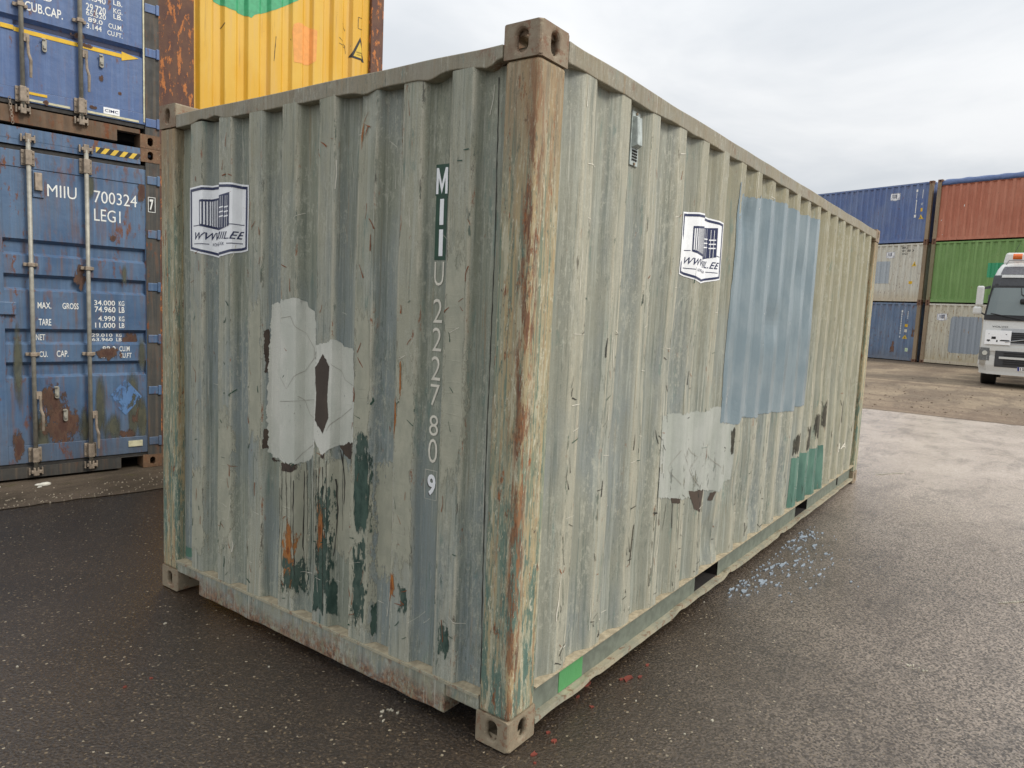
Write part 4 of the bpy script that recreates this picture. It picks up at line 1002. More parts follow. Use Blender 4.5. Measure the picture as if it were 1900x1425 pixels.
m = MB(); m.loft([[(.004, .897, 2.40), (.004, .955, 2.40), (.004, .955, 2.545), (.004, .897, 2.545)], [(-.022, .902, 2.40), (-.022, .950, 2.40), (-.012, .950, 2.53), (-.012, .902, 2.53)]]); m.build('hood', zinc2, vn, .003)
# hazard strip on the header
hz = bx('hazard_strip', yel, lo, .0015, .0030, .180, .509, 2.778, 2.826)
m = MB()
for k in range(5):
    a = .509-.020-k*.072; m.face([(.0008, a-.015, 2.826), (.0008, a-.05, 2.826), (.0008, max(a-.015, .18), 2.778), (.0008, a+.020, 2.778)])
m.build('hazard_stripe', blk, hz)
bx('label', strip, lo, .0015, .0095, .165, .283, .208, .262)['label'] = 'small faded yellow label low on the door'
blob(lo, 'rust_patch', orangerust, .85, .62, .085, .16, .0135, 3, 'large brown rust patch low on the door')
blob(lo, 'rust_patch', orangerust, .80, .44, .13, .16, .0125, 13)
blob(lo, 'rust_patch', orangerust, .175, .47, .060, .085, .0135, 5)
blob(lo, 'rust_patch', orangerust, .43, 1.06, .10, .055, .0115, 7)
blob(lo, 'rust_patch', orangerust, .25, 1.18, .05, .07, .0485, 9)
blob(lo, 'rust_patch', orangerust, .385, 2.07, .022, .022, .0125, 10)
blob(lo, 'rust_patch', orangerust, .30, .33, .07, .04, .0125, 12)
for k, (s_, z, a, b) in enumerate(((.50, .55, .045, .30), (.24, .60, .05, .30), (.40, .40, .06, .12), (.16, .45, .04, .2), (.95, .35, .06, .2), (.62, .42, .04, .15))):
    blob(lo, 'grime_streak', greenstain, s_, z, a, b, .0145-.0004*k, 20+k)
for k, (s_, z, a, b) in enumerate(((1.09, .95, .03, .30), (.64, 1.72, .04, .10), (.55, 2.50, .03, .10), (.15, 2.50, .03, .14), (.16, 1.05, .03, .16), (1.10, .30, .04, .12), (.30, 1.75, .02, .10))):
    blob(lo, 'rust_run', orangerust if k % 2 else greenstain, s_, z, a, b, .0090 if s_ > 1.06 else .0125-.0003*k, 60+k)
m = MB(); m.face([(.0118, .30, .83), (.0118, .165, .665), (.0118, .30, .50), (.0118, .44, .665)]); m.build('placard_mark', palebl, lo)['label'] = 'brighter blue diamond where a placard was'
bx('lock_keeper', blueA, lo, -.012, .008, 1.098, 1.21, 1.385, 1.487, bevel=.004)
# upper
zU = 2.889
up, wl2 = container('shipping_container', 'blue container with a yellow arrow stripe, on top of the faded blue one', OB+Vector((0, 0, zU)), AB, LL, WL, HL, dict(wall=blueB, frame=blueB, cast=castA, rail=brown_sill, post=dark_sill), 'door', far=False)
spec2 = dict(body=blueB, sill=brown_sill, header=blueB, post=blueB, leaf=(.200, 2.700), head0=2.742, sill1=.150, s0=.112, p0=.297, p1=2.566,
            bands=((.758, .845),), hinges=(2.613, 2.138, 1.666, 1.194, .820, .222), bars=((1.020, .14, 2.79), (.617, .135, 2.78)), plates=(2.648, .245), clamps=(1.796, .925), handles=(.680, .665), catches=((.862, .665), (.455, .65)))
doorend(up, HL, zU, WL, spec2)
Z = lambda v: v-zU
flatText(up, [('CUB.CAP.', .985, .728, Z(3.795), Z(3.866), .0145), ('LOAD', .985, .80, Z(3.905), Z(3.97), .0145), ('29.720', .562, .415, Z(3.925), Z(3.985), .0145), ('KG.', .358, .289, Z(3.965), Z(4.005), .0145), ('65.520', .562, .415, Z(3.886), Z(3.928), .0145), ('LB.', .358, .289, Z(3.918), Z(3.958), .0145),
              ('89.0', .548, .440, Z(3.838), Z(3.875), .0145), ('CU.M.', .397, .290, Z(3.832), Z(3.872), .0145), ('3.144', .560, .448, Z(3.782), Z(3.825), .0145), ('CU.FT.', .406, .290, Z(3.773), Z(3.812), .0145),
              ('65.540', .580, .415, Z(4.01), Z(4.06), .0145), ('LB.', .358, .289, Z(4.03), Z(4.07), .0145)], lettw)
m = MB(); m.face([(.0135, .293, Z(3.645)), (.0135, 1.075, Z(3.645)), (.0135, 1.075, Z(3.608)), (.0135, .293, Z(3.608))])
m2 = MB(); m2.box(.010, .0146, .160, 1.075, Z(3.605)-.0, Z(3.640)); 
# stripe on the rails below the band: yellow line and arrow head, dark band above
ys = MB(); ys.box(.0125, .0155, .285, 1.062, Z(3.612), Z(3.644)); ys.face([(.0115, .300, Z(3.665)), (.0115, .165, Z(3.640)), (.0115, .300, Z(3.590))])
ya = ys.build('arrow_stripe', gold, up); ya['label'] = 'yellow stripe ending in an arrow head'
ys = MB(); ys.box(.0500, .0512, .140, 1.062, Z(3.672), Z(3.706)); ys.build('dark_band', navyb, up)
ys = MB(); ys.box(.006, .0092, 1.065, 1.150, Z(3.618), Z(3.652)); ys.build('arrow_stripe', gold, up)
ys = MB(); ys.box(.0065, .0092, .114, .1325, .22, 2.68); ys.build('cream_strip', strip, up)['label'] = 'narrow cream strip down the door edge'
ys = MB(); ys.box(.0065, .0092, .170, .565, Z(3.098), Z(3.115)); ys.box(.0065, .0092, .690, .990, Z(3.098), Z(3.115)); ys.build('cream_strip', strip, up)
bx('label', MT['white'], up, .0060, .0090, .322, .445, Z(3.118), Z(3.172))['label'] = 'small white maker label reading CIMC'
flatText(up, [('CIMC', .435, .332, Z(3.133), Z(3.158), .0052)], MT['navy'])
ys = MB(); ys.box(.006, .009, .850, .975, Z(3.150), Z(3.170)); ys.build('label', gold, up)
for k, (s_, z, a, b) in enumerate(((.46, 3.40, .028, .03), (.315, 3.31, .014, .014), (.86, 3.11, .02, .018), (.52, 3.15, .03, .012), (.62, 3.70, .05, .02), (.57, 3.64, .05, .02))):
    blob(up, 'rust_patch', orangerust, s_, Z(z), a, b, .0058 if z < 3.2 else (.0138 if k < 4 else .0118), 40+k)
# chain at the cam
m = MB()
for i in range(9):
    z = Z(3.085)-i*.022; sc_ = 1.105-.002*i
    pts = [(-.012+(.004*math.sin(a) if i % 2 else 0), sc_+(.009*math.cos(a) if i % 2 == 0 else .004*math.cos(a)), z+.015*math.sin(a)) for a in [2*math.pi*j/8 for j in range(9)]]
    m.tube(pts, .0025, 5)
m.build('chain', zinc2, up)

# ---------------- yellow container and the one under it
OY = Vector((3.962, 5.074, 0)); HY = 2.895; zY = 2.889
def yellow_mat():
    m = Mat('yellow_paint')
    c = m.mix(m.step(m.noise((2, 2, 1), 5, .6), .4, .62), lin(222, 172, 52), lin(226, 182, 74))
    c = m.mix(m.mul(m.step(m.noise((16, 16, .9), 4, .6, (3, 0, 2)), .45, .72), .5), c, lin(212, 176, 112))
    c = m.mix(m.mul(m.step(m.noise((40, 40, 1.6), 5, .65, (5, 3, 2)), .55, .75), .45), c, lin(150, 116, 66))
    sp = m.mul(m.step(m.noise((22, 22, 10), 6, .7), .66, .70), m.step(m.noise((3, 3, 2), 3), .45, .6))
    c = m.mix(sp, c, lin(94, 62, 46))
    return m.fin(c, .5, 0, m.bump(m.noise((30, 30, 10), 4), .2, .004))
def rustyel():
    m = Mat('rust_with_yellow_flakes')
    c = m.mix(m.step(m.noise((8, 8, 4), 5), .4, .6), lin(92, 62, 52), lin(106, 74, 56))
    f = m.step(m.noise((20, 20, 7), 7, .72, (1, 2, 3)), .545, .575)
    c = m.mix(f, c, m.mix(m.noise(18, 4), lin(200, 130, 68), lin(170, 96, 50)))
    return m.fin(c, .7, 0, m.bump(m.math('ADD', m.noise(40, 5), f), .4, .004))
my, mry = yellow_mat(), rustyel()
def ycont(z, label):
    r = empty('shipping_container', OY+Vector((0, 0, z)), AB, label, 'container')
    W_, L_, H_ = 2.438, 6.058, HY-.003
    for (x, sx) in ((0, -1), (L_-.178, 1)):
        for (y, sy) in ((0, -1), (W_-.162, 1)):
            for zz in (0, H_-.118): casting(r, x, y, zz, sx, sy, castA, bevel=.006)
            wd_ = .165 if y == 0 else .345
            py0, py1 = (.004, wd_) if sy < 0 else (W_-wd_, W_-.004)
            px0, px1 = (.004, .16) if sx < 0 else (L_-.16, L_-.004)
            bx('corner_post', mry, r, px0, px1, py0, py1, .118, H_-.118, bevel=.008)
    w0 = Wall('x0', L_, W_, .165, W_-.345, .17, H_-.10, .395, .2345, .110, .030, .040, 8, base=.012, row=.3, cham=.006)
    w0.mesh('end_wall', my, r)
    Wall('x1', L_, W_, .165, W_-.345, .17, H_-.10, .395, .2345, .110, .030, .040, 8, base=.012, row=3).mesh('end_wall', my, r)
    for kd in ('y0', 'y1'):
        Wall(kd, L_, W_, .15, L_-.15, .17, H_-.08, .38, .2786, .085, .055, .036, 20, base=.01, row=3, cham=0).mesh('side_wall', my, r)
        a, b = (.002, .06) if kd == 'y0' else (W_-.06, W_-.002)
        bx('top_rail', mry, r, .178, L_-.178, a, b, H_-.12, H_-.03); bx('bottom_rail', mry, r, .178, L_-.178, a, b, .03, .18)
    for a, b in ((.002, .07), (L_-.07, L_-.002)):
        bx('top_rail', mry, r, a, b, .162, W_-.162, H_-.12, H_-.03); bx('bottom_rail', mry, r, a, b, .162, W_-.162, .03, .18)
    bx('roof', my, r, .06, L_-.06, .06, W_-.06, H_-.05, H_-.035); bx('floor', MT['dark'], r, .178, L_-.178, .06, W_-.06, .06, .12)
    return r, w0
yc, yw = ycont(zY, 'yellow container with rusty corner posts and a green emblem, behind the grey-green one')
ycont(0, 'yellow container at ground level under the one with the green emblem')
gem = simple('emblem_green', lin(76, 168, 120), .5, 0, .1); oro = simple('orange_sprayed_patch', lin(236, 164, 88), .6, 0, .06)
ZY = lambda l: [(a, b-zY) for a, b in l]
o = yw.lay([ZY([(1.92, 4.52), (1.903, 4.455), (1.765, 4.426), (1.63, 4.419), (1.537, 4.405), (1.504, 4.445), (1.287, 4.561), (1.148, 4.659), (1.04, 4.732), (1.0, 4.80), (1.0, 5.1), (1.92, 5.1)])], 'emblem', gem, yc, .002, rows=False); o['label'] = 'green painted emblem with a zigzag lower edge'
o = yw.lay([ZY([(1.088, 4.48), (1.037, 4.511), (.942, 4.513), (.821, 4.489), (.83, 4.18), (.90, 4.12), (1.082, 4.10), (1.102, 4.40)])], 'paint_patch', oro, yc, .002, rows=False); o['label'] = 'orange sprayed patch'
tri = [(.300, 4.575), (.425, 4.330), (.225, 4.325)]
yw.lay([ZY(tri)], 'warning_triangle', blk, yc, .0022, rows=False)['label'] = 'black and yellow warning triangle'
yw.lay([ZY([(.302, 4.520), (.382, 4.352), (.256, 4.348)])], 'warning_triangle_field', yel, yc, .0034, rows=False)
for fc_ in (fit('DANGER', .350, .278, 4.395-zY, 4.410-zY), fit('HIGH', .340, .285, 4.370-zY, 4.384-zY)): yw.lay([], 'lettering', blk, yc, .0044, faces=[fc_], rows=False)
rb = []
for pl in ([(.52, 4.66), (.47, 4.60)], [(.56, 4.50), (.47, 4.44), (.46, 4.36)], [(.56, 4.44), (.47, 4.42)], [(.33, 4.78), (.28, 4.78), (.33, 4.78), (.33, 4.66), (.27, 4.66)], [(1.80, 4.28), (1.83, 4.22)], [(1.28, 4.30), (1.30, 4.05)]): rb += ribbon(ZY(pl), .006, 3, .001)
yw.lay(rb, 'black_scrapes', blk, yc, .0022, rows=False)

# ================================================================ RIGHT STACKS
zR = .155
def rstack(base, ang, items, org_left):
    pass
blueR = painted('blue_paint_far_top', lin(90, 112, 160), lin(108, 126, 164), .35, seed=12, low_dirt=False)
greyR = painted('pale_grey_paint_far', lin(200, 198, 186), lin(210, 208, 196), .5, seed=13, dirt=lin(176, 150, 104))
blueR2 = painted('blue_paint_far_bottom', lin(98, 120, 150), lin(114, 132, 156), .6, seed=14, dirt=lin(112, 106, 98))
redR = painted('brick_red_paint', lin(178, 108, 84), lin(188, 122, 98), .1, seed=15, dirt=lin(150, 100, 80), low_dirt=False)
greenR = painted('leaf_green_paint', lin(112, 148, 84), lin(122, 156, 94), .15, seed=16, dirt=lin(110, 130, 90), low_dirt=False)
beigeR = painted('beige_paint_far', lin(204, 198, 178), lin(196, 192, 176), .7, seed=17, dirt=lin(170, 150, 104))
rustpost = painted('rusted_post_far', lin(152, 132, 106), lin(134, 118, 96), .55, seed=18, low_dirt=False)
olive = painted('olive_post_far', lin(124, 120, 92), lin(118, 112, 84), .6, seed=19, low_dirt=False)
castF = cast_mat('far_casting', lin(110, 78, 62), lin(120, 92, 74))
thL = 1.2315; dLv = Vector((math.cos(thL), math.sin(thL), 0)); cornL = Vector((33.38, 3.00, zR)); oL = cornL+dLv*6.058
angL = thL+math.pi
thR = -1.866; dRv = Vector((math.cos(thR), math.sin(thR), 0)); oR = Vector((33.26, 2.82, zR)); angR = thR
def small(wall, r, polys, name, mat, off=.004, faces=None): return wall.lay(polys, name, mat, r, off, faces=faces, rows=False)
def rect(a, b, c, d): return [(a, c), (b, c), (b, d), (a, d)]
def trimark(wall, r, s_, z, k=.13):
    small(wall, r, [[(s_-k, z), (s_+k, z), (s_, z+k*1.8)]], 'warning_triangle', yel, .004)
    small(wall, r, [[(s_-k*.2, z+k*.3), (s_+k*.2, z+k*.3), (s_, z+k*1.1)]], 'triangle_symbol', blk, .006)
GR = None
r, wls = container('shipping_container', 'dark blue container on top of the far left stack', oL+Vector((0, 0, 5.19)), angL, Lm, Wm, 2.589, dict(wall=blueR, frame=olive, cast=castF, rail=blueR, post=rustpost))
sw = wls['y0']; sticker(sw, r, 4.21, .54, 2.22, 1.88, 1, True)
small(sw, r, [rect(5.36, 5.43, 2.17, 2.28), rect(5.385, 5.405, 1.90, 2.12), rect(5.385, 5.425, 1.75, 1.84), rect(5.39, 5.42, 1.26, 1.74), rect(5.36, 5.44, 1.08, 1.20), rect(5.645, 5.665, 1.88, 2.25), rect(5.58, 5.70, 1.66, 1.68), rect(5.60, 5.68, 1.60, 1.62)], 'number_marks', lettw)
small(sw, r, [rect(5.59, 5.70, 1.32, 1.47)], 'label', gold)['label'] = 'small orange-yellow label'
trimark(sw, r, 5.65, 1.0, .11)
r, wls = container('shipping_container', 'pale grey container in the middle of the far left stack', oL+Vector((0, 0, 2.595)), angL, Lm, Wm, 2.589, dict(wall=greyR, frame=rustpost, cast=castF, rail=greyR, post=rustpost))
sw = wls['y0']; sticker(sw, r, 4.29, .45, 2.23, 1.93, 1, True)
for fc_ in (fit('MIIU', 4.96, 5.21, 2.34, 2.43, .01), fit('001 001 3', 4.97, 5.48, 2.21, 2.30, .01), fit('22G1', 4.97, 5.22, 2.08, 2.16, .01)): small(sw, r, [], 'lettering', blk, .004, faces=[fc_])
trimark(sw, r, 5.57, 1.57, .12)
pgr = simple('faded_blue_grey_patch', lin(172, 180, 186), .5, 0, .05)
small(sw, r, [rect(3.0, 4.50, .82, 1.81)], 'paint_patch', pgr, .004)['label'] = 'pale blue-grey repainted square'
small(sw, r, [rect(5.42, 5.55, .80, .92)], 'label', gold)
r, wls = container('shipping_container', 'blue container at the bottom of the far left stack', oL, angL, Lm, Wm, 2.589, dict(wall=blueR2, frame=rustpost, cast=castF, rail=blueR2, post=rustpost))
sw = wls['y0']
small(sw, r, [rect(5.22, 5.28, 2.14, 2.24)]+[rect(5.225, 5.26, 2.02-k*.105, 2.10-k*.105) for k in range(9)]+[rect(5.22, 5.26, 1.02, 1.10)]+[rect(5.50, 5.53, 2.15-k*.07, 2.20-k*.07) for k in range(5)], 'number_marks', lettw)
small(sw, r, [rect(5.44, 5.55, 1.50, 1.63)], 'label', gold); small(sw, r, [rect(5.44, 5.54, 1.27, 1.40)], 'label', MT['cream'])
trimark(sw, r, 5.48, .98, .10)
lg = simple('pale_green_label', lin(206, 224, 190), .5)
small(sw, r, [rect(5.53, 5.68, .42, .58)], 'label', lg)['label'] = 'pale label with a green dot'
small(sw, r, [rect(5.58, 5.63, .475, .525)], 'label_dot', simple('dot_green', lin(70, 120, 70), .5), .006)
small(sw, r, [jag([(5.74, 1.1), (5.86, 1.1), (5.86, 1.45), (5.76, 1.5)], .05, .03, 4)], 'rust_patch', farrust, .004)
small(sw, r, [jag([(4.85, .35), (5.05, .35), (5.05, .7), (4.95, .95)], .05, .03, 4)], 'rust_patch', farrust, .004)
# right-hand column
r, wls = container('shipping_container', 'brick red open top container under a blue tarpaulin, top of the far right stack', oR+Vector((0, 0, 5.19)), angR, Lm, Wm, 2.589, dict(wall=redR, frame=rustpost, cast=castF, rail=redR, post=rustpost), top_rail_z=2.38)
small(wls['y0'], r, [[(1.10, 1.40), (1.15, 1.38), (1.16, 1.46), (1.12, 1.48)], [(.26, .87), (.30, .86), (.30, .92)], [(.37, .26), (.40, .26), (.40, .30)]], 'chipped_paint', lettw, .004)
tar = Mat('blue_tarpaulin'); tm = tar.fin(tar.mix(tar.noise((6, 2, 6), 4), lin(62, 80, 122), lin(96, 116, 158)), .45, 0, tar.bump(tar.noise((9, 3, 9), 4), .6, .03))
m = MB(); rings = []
for i in range(61):
    x = .185+(Lm-.37)*i/60; ring = []
    prof = [(-.012, 2.33), (-.020, 2.42), (.02, 2.52), (.15, 2.58), (.8, 2.64), (1.2, 2.66), (1.6, 2.64), (2.29, 2.58), (2.42, 2.52), (2.458, 2.42), (2.45, 2.33)]
    for j, (y, z) in enumerate(prof):
        k = .014*math.sin(x*9+j*1.3)+.02*mnoise.noise(Vector((x*3, j*.9, 0)))
        e = 1 if 0 < j < 10 else .3
        ring.append((x, y+k*.6*(e if j != 0 else 1), z+k*e-(.03 if i in (0, 60) else 0)))
    rings.append(ring)
m.loft(rings, False, False); o = m.build('tarpaulin', tm, None, smooth=True); o.location = oR+Vector((0, 0, 5.19)); o.rotation_euler = (0, 0, angR)
sol = o.modifiers.new('thick', 'SOLIDIFY'); sol.thickness = .006; sol.offset = 1
tag(o, 'blue tarpaulin stretched over the brick red open top container', 'tarpaulin')
r, wls = container('shipping_container', 'bright green container in the middle of the far right stack', oR+Vector((0, 0, 2.595)), angR, Lm, Wm, 2.589, dict(wall=greenR, frame=olive, cast=castF, rail=greenR, post=olive))
small(wls['y0'], r, [rect(2.28, 3.02, 1.06, 1.64)], 'paint_patch', simple('emerald_patch', lin(60, 156, 112), .5, 0, .06), .004)['label'] = 'emerald green repainted rectangle'
r, wls = container('shipping_container', 'rust streaked beige container with a blue-grey patch, bottom of the far right stack', oR, angR, Lm, Wm, 2.589, dict(wall=beigeR, frame=rustpost, cast=castF, rail=greyR, post=rustpost))
sw = wls['y0']; sticker(sw, r, .51, .53, 2.15, 1.84, 1, True)
pts = []
for cx_, cy_, a0 in ((2.18, 1.90, 0), (1.22, 1.90, 90), (1.22, .65, 180), (2.18, .65, 270)):
    for k in range(5):
        a = R(a0+k*22.5); pts.append((cx_+.14*math.cos(a), cy_+.14*math.sin(a)))
small(sw, r, [[(a, b) for a, b in pts]], 'paint_patch', simple('blue_grey_patch_far', lin(152, 160, 168), .5, 0, .05), .004)['label'] = 'blue-grey repainted square with rounded corners'
rs = []
for k in range(40):
    s_ = rnd.uniform(.3, 5.5); z = rnd.choice((rnd.uniform(.25, .6), rnd.uniform(.5, 2.0), rnd.uniform(1.9, 2.4))); rs += ribbon([(s_, z), (s_+rnd.uniform(-.02, .02), z-rnd.uniform(.06, .22))], .022, k, .008, True)
tag(small(sw, r, rs, 'rust_streaks', simple('ochre_streaks', lin(160, 124, 78), .8), .004), 'rust streaks down the beige wall', kind='stuff')

# ================================================================ TRUCK
TP = Vector((22.0, -1.27, gz(22.0)-.003)); TA = math.atan2(-1.449+1.27, -2.016-22.0)     # local +x points to the camera
truck = empty('truck', TP, TA+math.pi, 'white lorry with orange roof beacons parked at the right edge on the dirt', 'truck')
# local frame: x goes backwards (0 = front), y to the left of the picture is +y
whitep = simple('lorry_white', lin(214, 215, 212), .3, 0, .03, .02); dkp = simple('lorry_dark_plastic', lin(64, 66, 70), .5, 0, .1)
blkp = simple('lorry_black', lin(30, 30, 32), .5, 0, .1); glassm = Mat('windscreen_glass'); gm = glassm.fin(lin(96, 108, 108), .08, .0, None, .8)
silv = simple('lorry_silver', lin(178, 180, 182), .3, .5, .05); tyre = simple('tyre_rubber', lin(34, 32, 30), .8, 0, .15)
hs = [.42, .62, 1.15, 1.5, 2.0, 2.45, 2.85, 3.15, 3.35, 3.50, 3.58]
fw = [1.20, 1.25, 1.25, 1.25, 1.245, 1.20, 1.15, 1.12, 1.06, .98, .88]
fx = [.06, .02, .00, .02, .06, .22, .38, .46, .62, .80, 1.05]
def interp(h, t):
    if h <= hs[0]: return t[0]
    for i in range(len(hs)-1):
        if h <= hs[i+1]: return t[i]+(t[i+1]-t[i])*(h-hs[i])/(hs[i+1]-hs[i])
    return t[-1]
def cabp(h, t, off=0.0):
    w_ = interp(h, fw); f_ = interp(h, fx); n = 4.2; d = .50
    y = w_*t; x = f_+d*(1-(max(0, 1-abs(t)**n))**(1/n))
    nx, ny = -1, .0
    if off:
        e = .01; t2 = min(1, abs(t)+e); t1 = t2-2*e
        X = lambda q: (f_+d*(1-(max(0, 1-abs(q)**n))**(1/n)), w_*q); a, b = X(t1), X(t2)
        dx, dy = b[0]-a[0], b[1]-a[1]; l = math.hypot(dx, dy); nx, ny = -dy/l, dx/l*(1 if t >= 0 else -1)
    return (x+nx*off, y+ny*off, h)
ts = [math.sin(math.pi/2*k/12) for k in range(-12, 13)]
m = MB(); rings = []
for h in [.62, 1.15, 1.5, 2.0, 2.2, 2.45, 2.65, 2.85, 3.15, 3.35, 3.5, 3.58]:
    q = [cabp(h, t) for t in ts]; w_ = interp(h, fw); rings.append([(2.3, -w_, h)]+q+[(2.3, w_, h)])
m.loft(rings); m.build('cab', whitep, truck, smooth=True)
truck.children[-1].data.polygons.foreach_set('use_smooth', [len(p.vertices) < 5 for p in truck.children[-1].data.polygons])
def panel(name, mat, par, h0, h1, t0, t1, off=.008, n=12, hn=6, thick=.02, rb_=None, bevel=0):
    m = MB(); A = []; B = []
    for i in range(hn+1):
        h = h0+(h1-h0)*i/hn; a = t0(h) if callable(t0) else t0; b = t1(h) if callable(t1) else t1
        A.append([cabp(h, a+(b-a)*k/n, off) for k in range(n+1)]); B.append([cabp(h, a+(b-a)*k/n, off-thick) for k in range(n+1)])
    m.loft([r_+list(reversed(q_)) for r_, q_ in zip(A, B)]); return m.build(name, mat, par, bevel)
panel('windscreen_surround', blkp, truck, 1.88, 2.92, -.965, .965, .036, n=24, thick=.04)
panel('windscreen', gm, truck, 2.03, 2.80, -.925, .925, .044, n=24)
wv = panel('sun_visor', dkp, truck, 2.86, 3.16, -.96, .96, .05, thick=.05)
panel('visor_trim', whitep, truck, 3.09, 3.155, -.80, .80, .075, thick=.03)
sg = panel('roof_sign', simple('sign_dark_grey', lin(96, 96, 100), .4), truck, 3.19, 3.42, -.86, .86, .02)
m = MB(); pts = []
for k in range(24):
    a = 2*math.pi*k/24; pts.append((a,))
for (cy, ) in ((.28,), ):
    R1, R2 = (.13, .085), (.085, .048); rings = []
    o_ = [cabp(3.305+R1[1]*math.sin(q[0]), (cy+R1[0]*math.cos(q[0]))/1.1, .024) for q in pts]; i_ = [cabp(3.305+R2[1]*math.sin(q[0]), (cy+R2[0]*math.cos(q[0]))/1.1, .024) for q in pts]
    m.loft([o_, i_], True, False)
m.build('sign_letter', lettw, sg)
# roof lamp bar
m = MB(); m.loft([[(.95, -.95, 3.5), (1.5, -.95, 3.5), (1.5, .95, 3.5), (.95, .95, 3.5)], [(1.0, -.9, 3.84), (1.5, -.9, 3.84), (1.5, .9, 3.84), (1.0, .9, 3.84)]]); m.build('roof_spoiler', whitep, truck, .06)
m = MB(); m.tube([(.74, .86, 3.48), (.70, .80, 3.60), (.70, -.80, 3.60), (.74, -.86, 3.48)], .022, 8); lb = m.build('lamp_bar', silv, truck)
orl = simple('orange_beacon', lin(224, 110, 44), .25, 0, .05); lamp = simple('lamp_glass', lin(206, 206, 196), .15, 0, .05)
for y in (.62, -.62):
    m = MB(); m.tube([(.74, y+.1, 3.70), (.74, y-.12, 3.70)], .085, 12); m.build('beacon', orl, lb, .01)
for y in (.36, .12, -.12, -.36):
    m = MB(); m.tube([(.80, y, 3.70), (.68, y, 3.70)], .10, 14); m.build('spot_lamp', silv if False else lamp, lb, .01)
# grille and bumper
panel('grille_frame', silv, truck, 1.22, 1.66, -.62, .62, .012)
gr = panel('grille', blkp, truck, 1.26, 1.56, -.55, .55, .022)
for k in range(5): panel('grille_slat', dkp, gr, 1.275+k*.055, 1.300+k*.055, -.54, .54, .040, thick=.016, hn=1)
m = MB()
a, b = cabp(1.28, .52, .05), cabp(1.53, -.52, .05); m.tube([(a[0], a[1], a[2]), (cabp(1.4, 0, .06)[0], 0, 1.405), (b[0], b[1], b[2])], .012, 6)
m.tube([(cabp(1.4, 0, .05)[0], .10*math.cos(q*.5236), 1.405+.10*math.sin(q*.5236)) for q in range(13)], .016, 6)
m.build('badge', silv, gr)
bn = panel('name_board', MT['white'], truck, 1.20, 1.60, .42, .90, .045, thick=.02)
fcv = fit('VOLVO', .0, 1.0, 0, 1, .01)
m = MB(); V = [cabp(1.68+.045*b, .80-.30*a, .016) for a, b in fcv[0]]; m.v = V; m.f = list(fcv[1]); m.build('lettering', dkp, truck)
m = MB()
for (a, b, c, d) in ((.50, .84, 1.48, 1.50), (.52, .62, 1.30, 1.33), (.66, .84, 1.27, 1.33), (.44, .60, 1.30, 1.34), (.70, .78, 1.35, 1.42), (.80, .86, 1.29, 1.33)):
    p = [cabp(c, a, .048), cabp(c, b, .048), cabp(d, b, .048), cabp(d, a, .048)]; m.face(p)
m.build('board_picture', blkp, bn)
panel('bumper', whitep, truck, .36, .88, -1, 1, .03, thick=.06)
panel('bumper_top', whitep, truck, 1.02, 1.14, -.97, .97, .028, thick=.04)
panel('bumper_grille', dkp, truck, .58, 1.03, -.68, .68, .040, thick=.03)
for k in range(6): panel('bumper_slat', blkp, truck, .655+k*.06, .685+k*.06, -.52, .52, .052, thick=.014, hn=1)
panel('bumper_bar', whitep, truck, .81, .87, -.60, .60, .075, thick=.035, hn=2)
for s_ in (1, -1):
    hl = panel('headlight', simple('headlight_glass', lin(120, 124, 126), .12, .2, .2), truck, .74, 1.10, (lambda h: s_*(.78+.04*(h-.7))), (lambda h: s_*(.985)), .03, thick=.03, n=6)
    c = cabp(.95, s_*.87, .045); m = MB(); m.tube([(c[0]+.02, c[1], c[2]), (c[0]-.012, c[1]+.002, c[2])], .065, 12); m.build('lamp_unit', lamp, hl)
    m = MB(); m.loft([[(.42, s_*1.16, 2.86), (.42, s_*1.16, 2.78), (.50, s_*1.16, 2.78), (.50, s_*1.16, 2.86)], [(.30, s_*1.36, 2.80), (.30, s_*1.36, 2.74), (.38, s_*1.36, 2.74), (.38, s_*1.36, 2.80)]])
    m.loft([[(.42, s_*1.2, 1.98), (.42, s_*1.2, 2.03), (.48, s_*1.2, 2.03), (.48, s_*1.2, 1.98)], [(.33, s_*1.36, 2.08), (.33, s_*1.36, 2.13), (.39, s_*1.36, 2.13), (.39, s_*1.36, 2.08)]])
    m.build('mirror_arm', dkp, truck)
    m = MB(); m.box(.28, .46, min(s_*1.30, s_*1.48), max(s_*1.30, s_*1.48), 2.28, 2.84); m.build('mirror', whitep, truck, .04)
    m = MB(); m.box(.27, .44, min(s_*1.31, s_*1.53), max(s_*1.31, s_*1.53), 2.02, 2.26); m.build('mirror', whitep, truck, .06)
    # wheels
    for wx in (1.38, 5.0):
        yy = s_*1.0; m = MB(); prof = [(.49, -.19), (.515, -.16), (.515, .16), (.49, .19), (.30, .19), (.30, -.19)]; rings = []
        for k in range(25):
            a = 2*math.pi*k/24; rings.append([(wx+r_*math.cos(a), yy+w_, .515+r_*math.sin(a)) for r_, w_ in prof])
        m.loft(rings, True, False); wh = m.build('wheel', tyre, truck)
        m = MB(); m.tube([(wx, yy-.10*s_, .515), (wx, yy+.11*s_, .515)], [.305, .30], 20); m.build('rim', silv, wh)
    m = MB(); m.box(.3, 2.2, min(s_*.88, s_*1.23), max(s_*.88, s_*1.23), 1.06, 1.14); m.box(1.95, 2.2, min(s_*.9, s_*1.23), max(s_*.9, s_*1.23), .55, 1.06); m.build('mudguard', dkp, truck)
    bx('side_window', gm, truck, .95, 1.75, min(s_*1.17, s_*1.222), max(s_*1.17, s_*1.222), 2.05, 2.62)
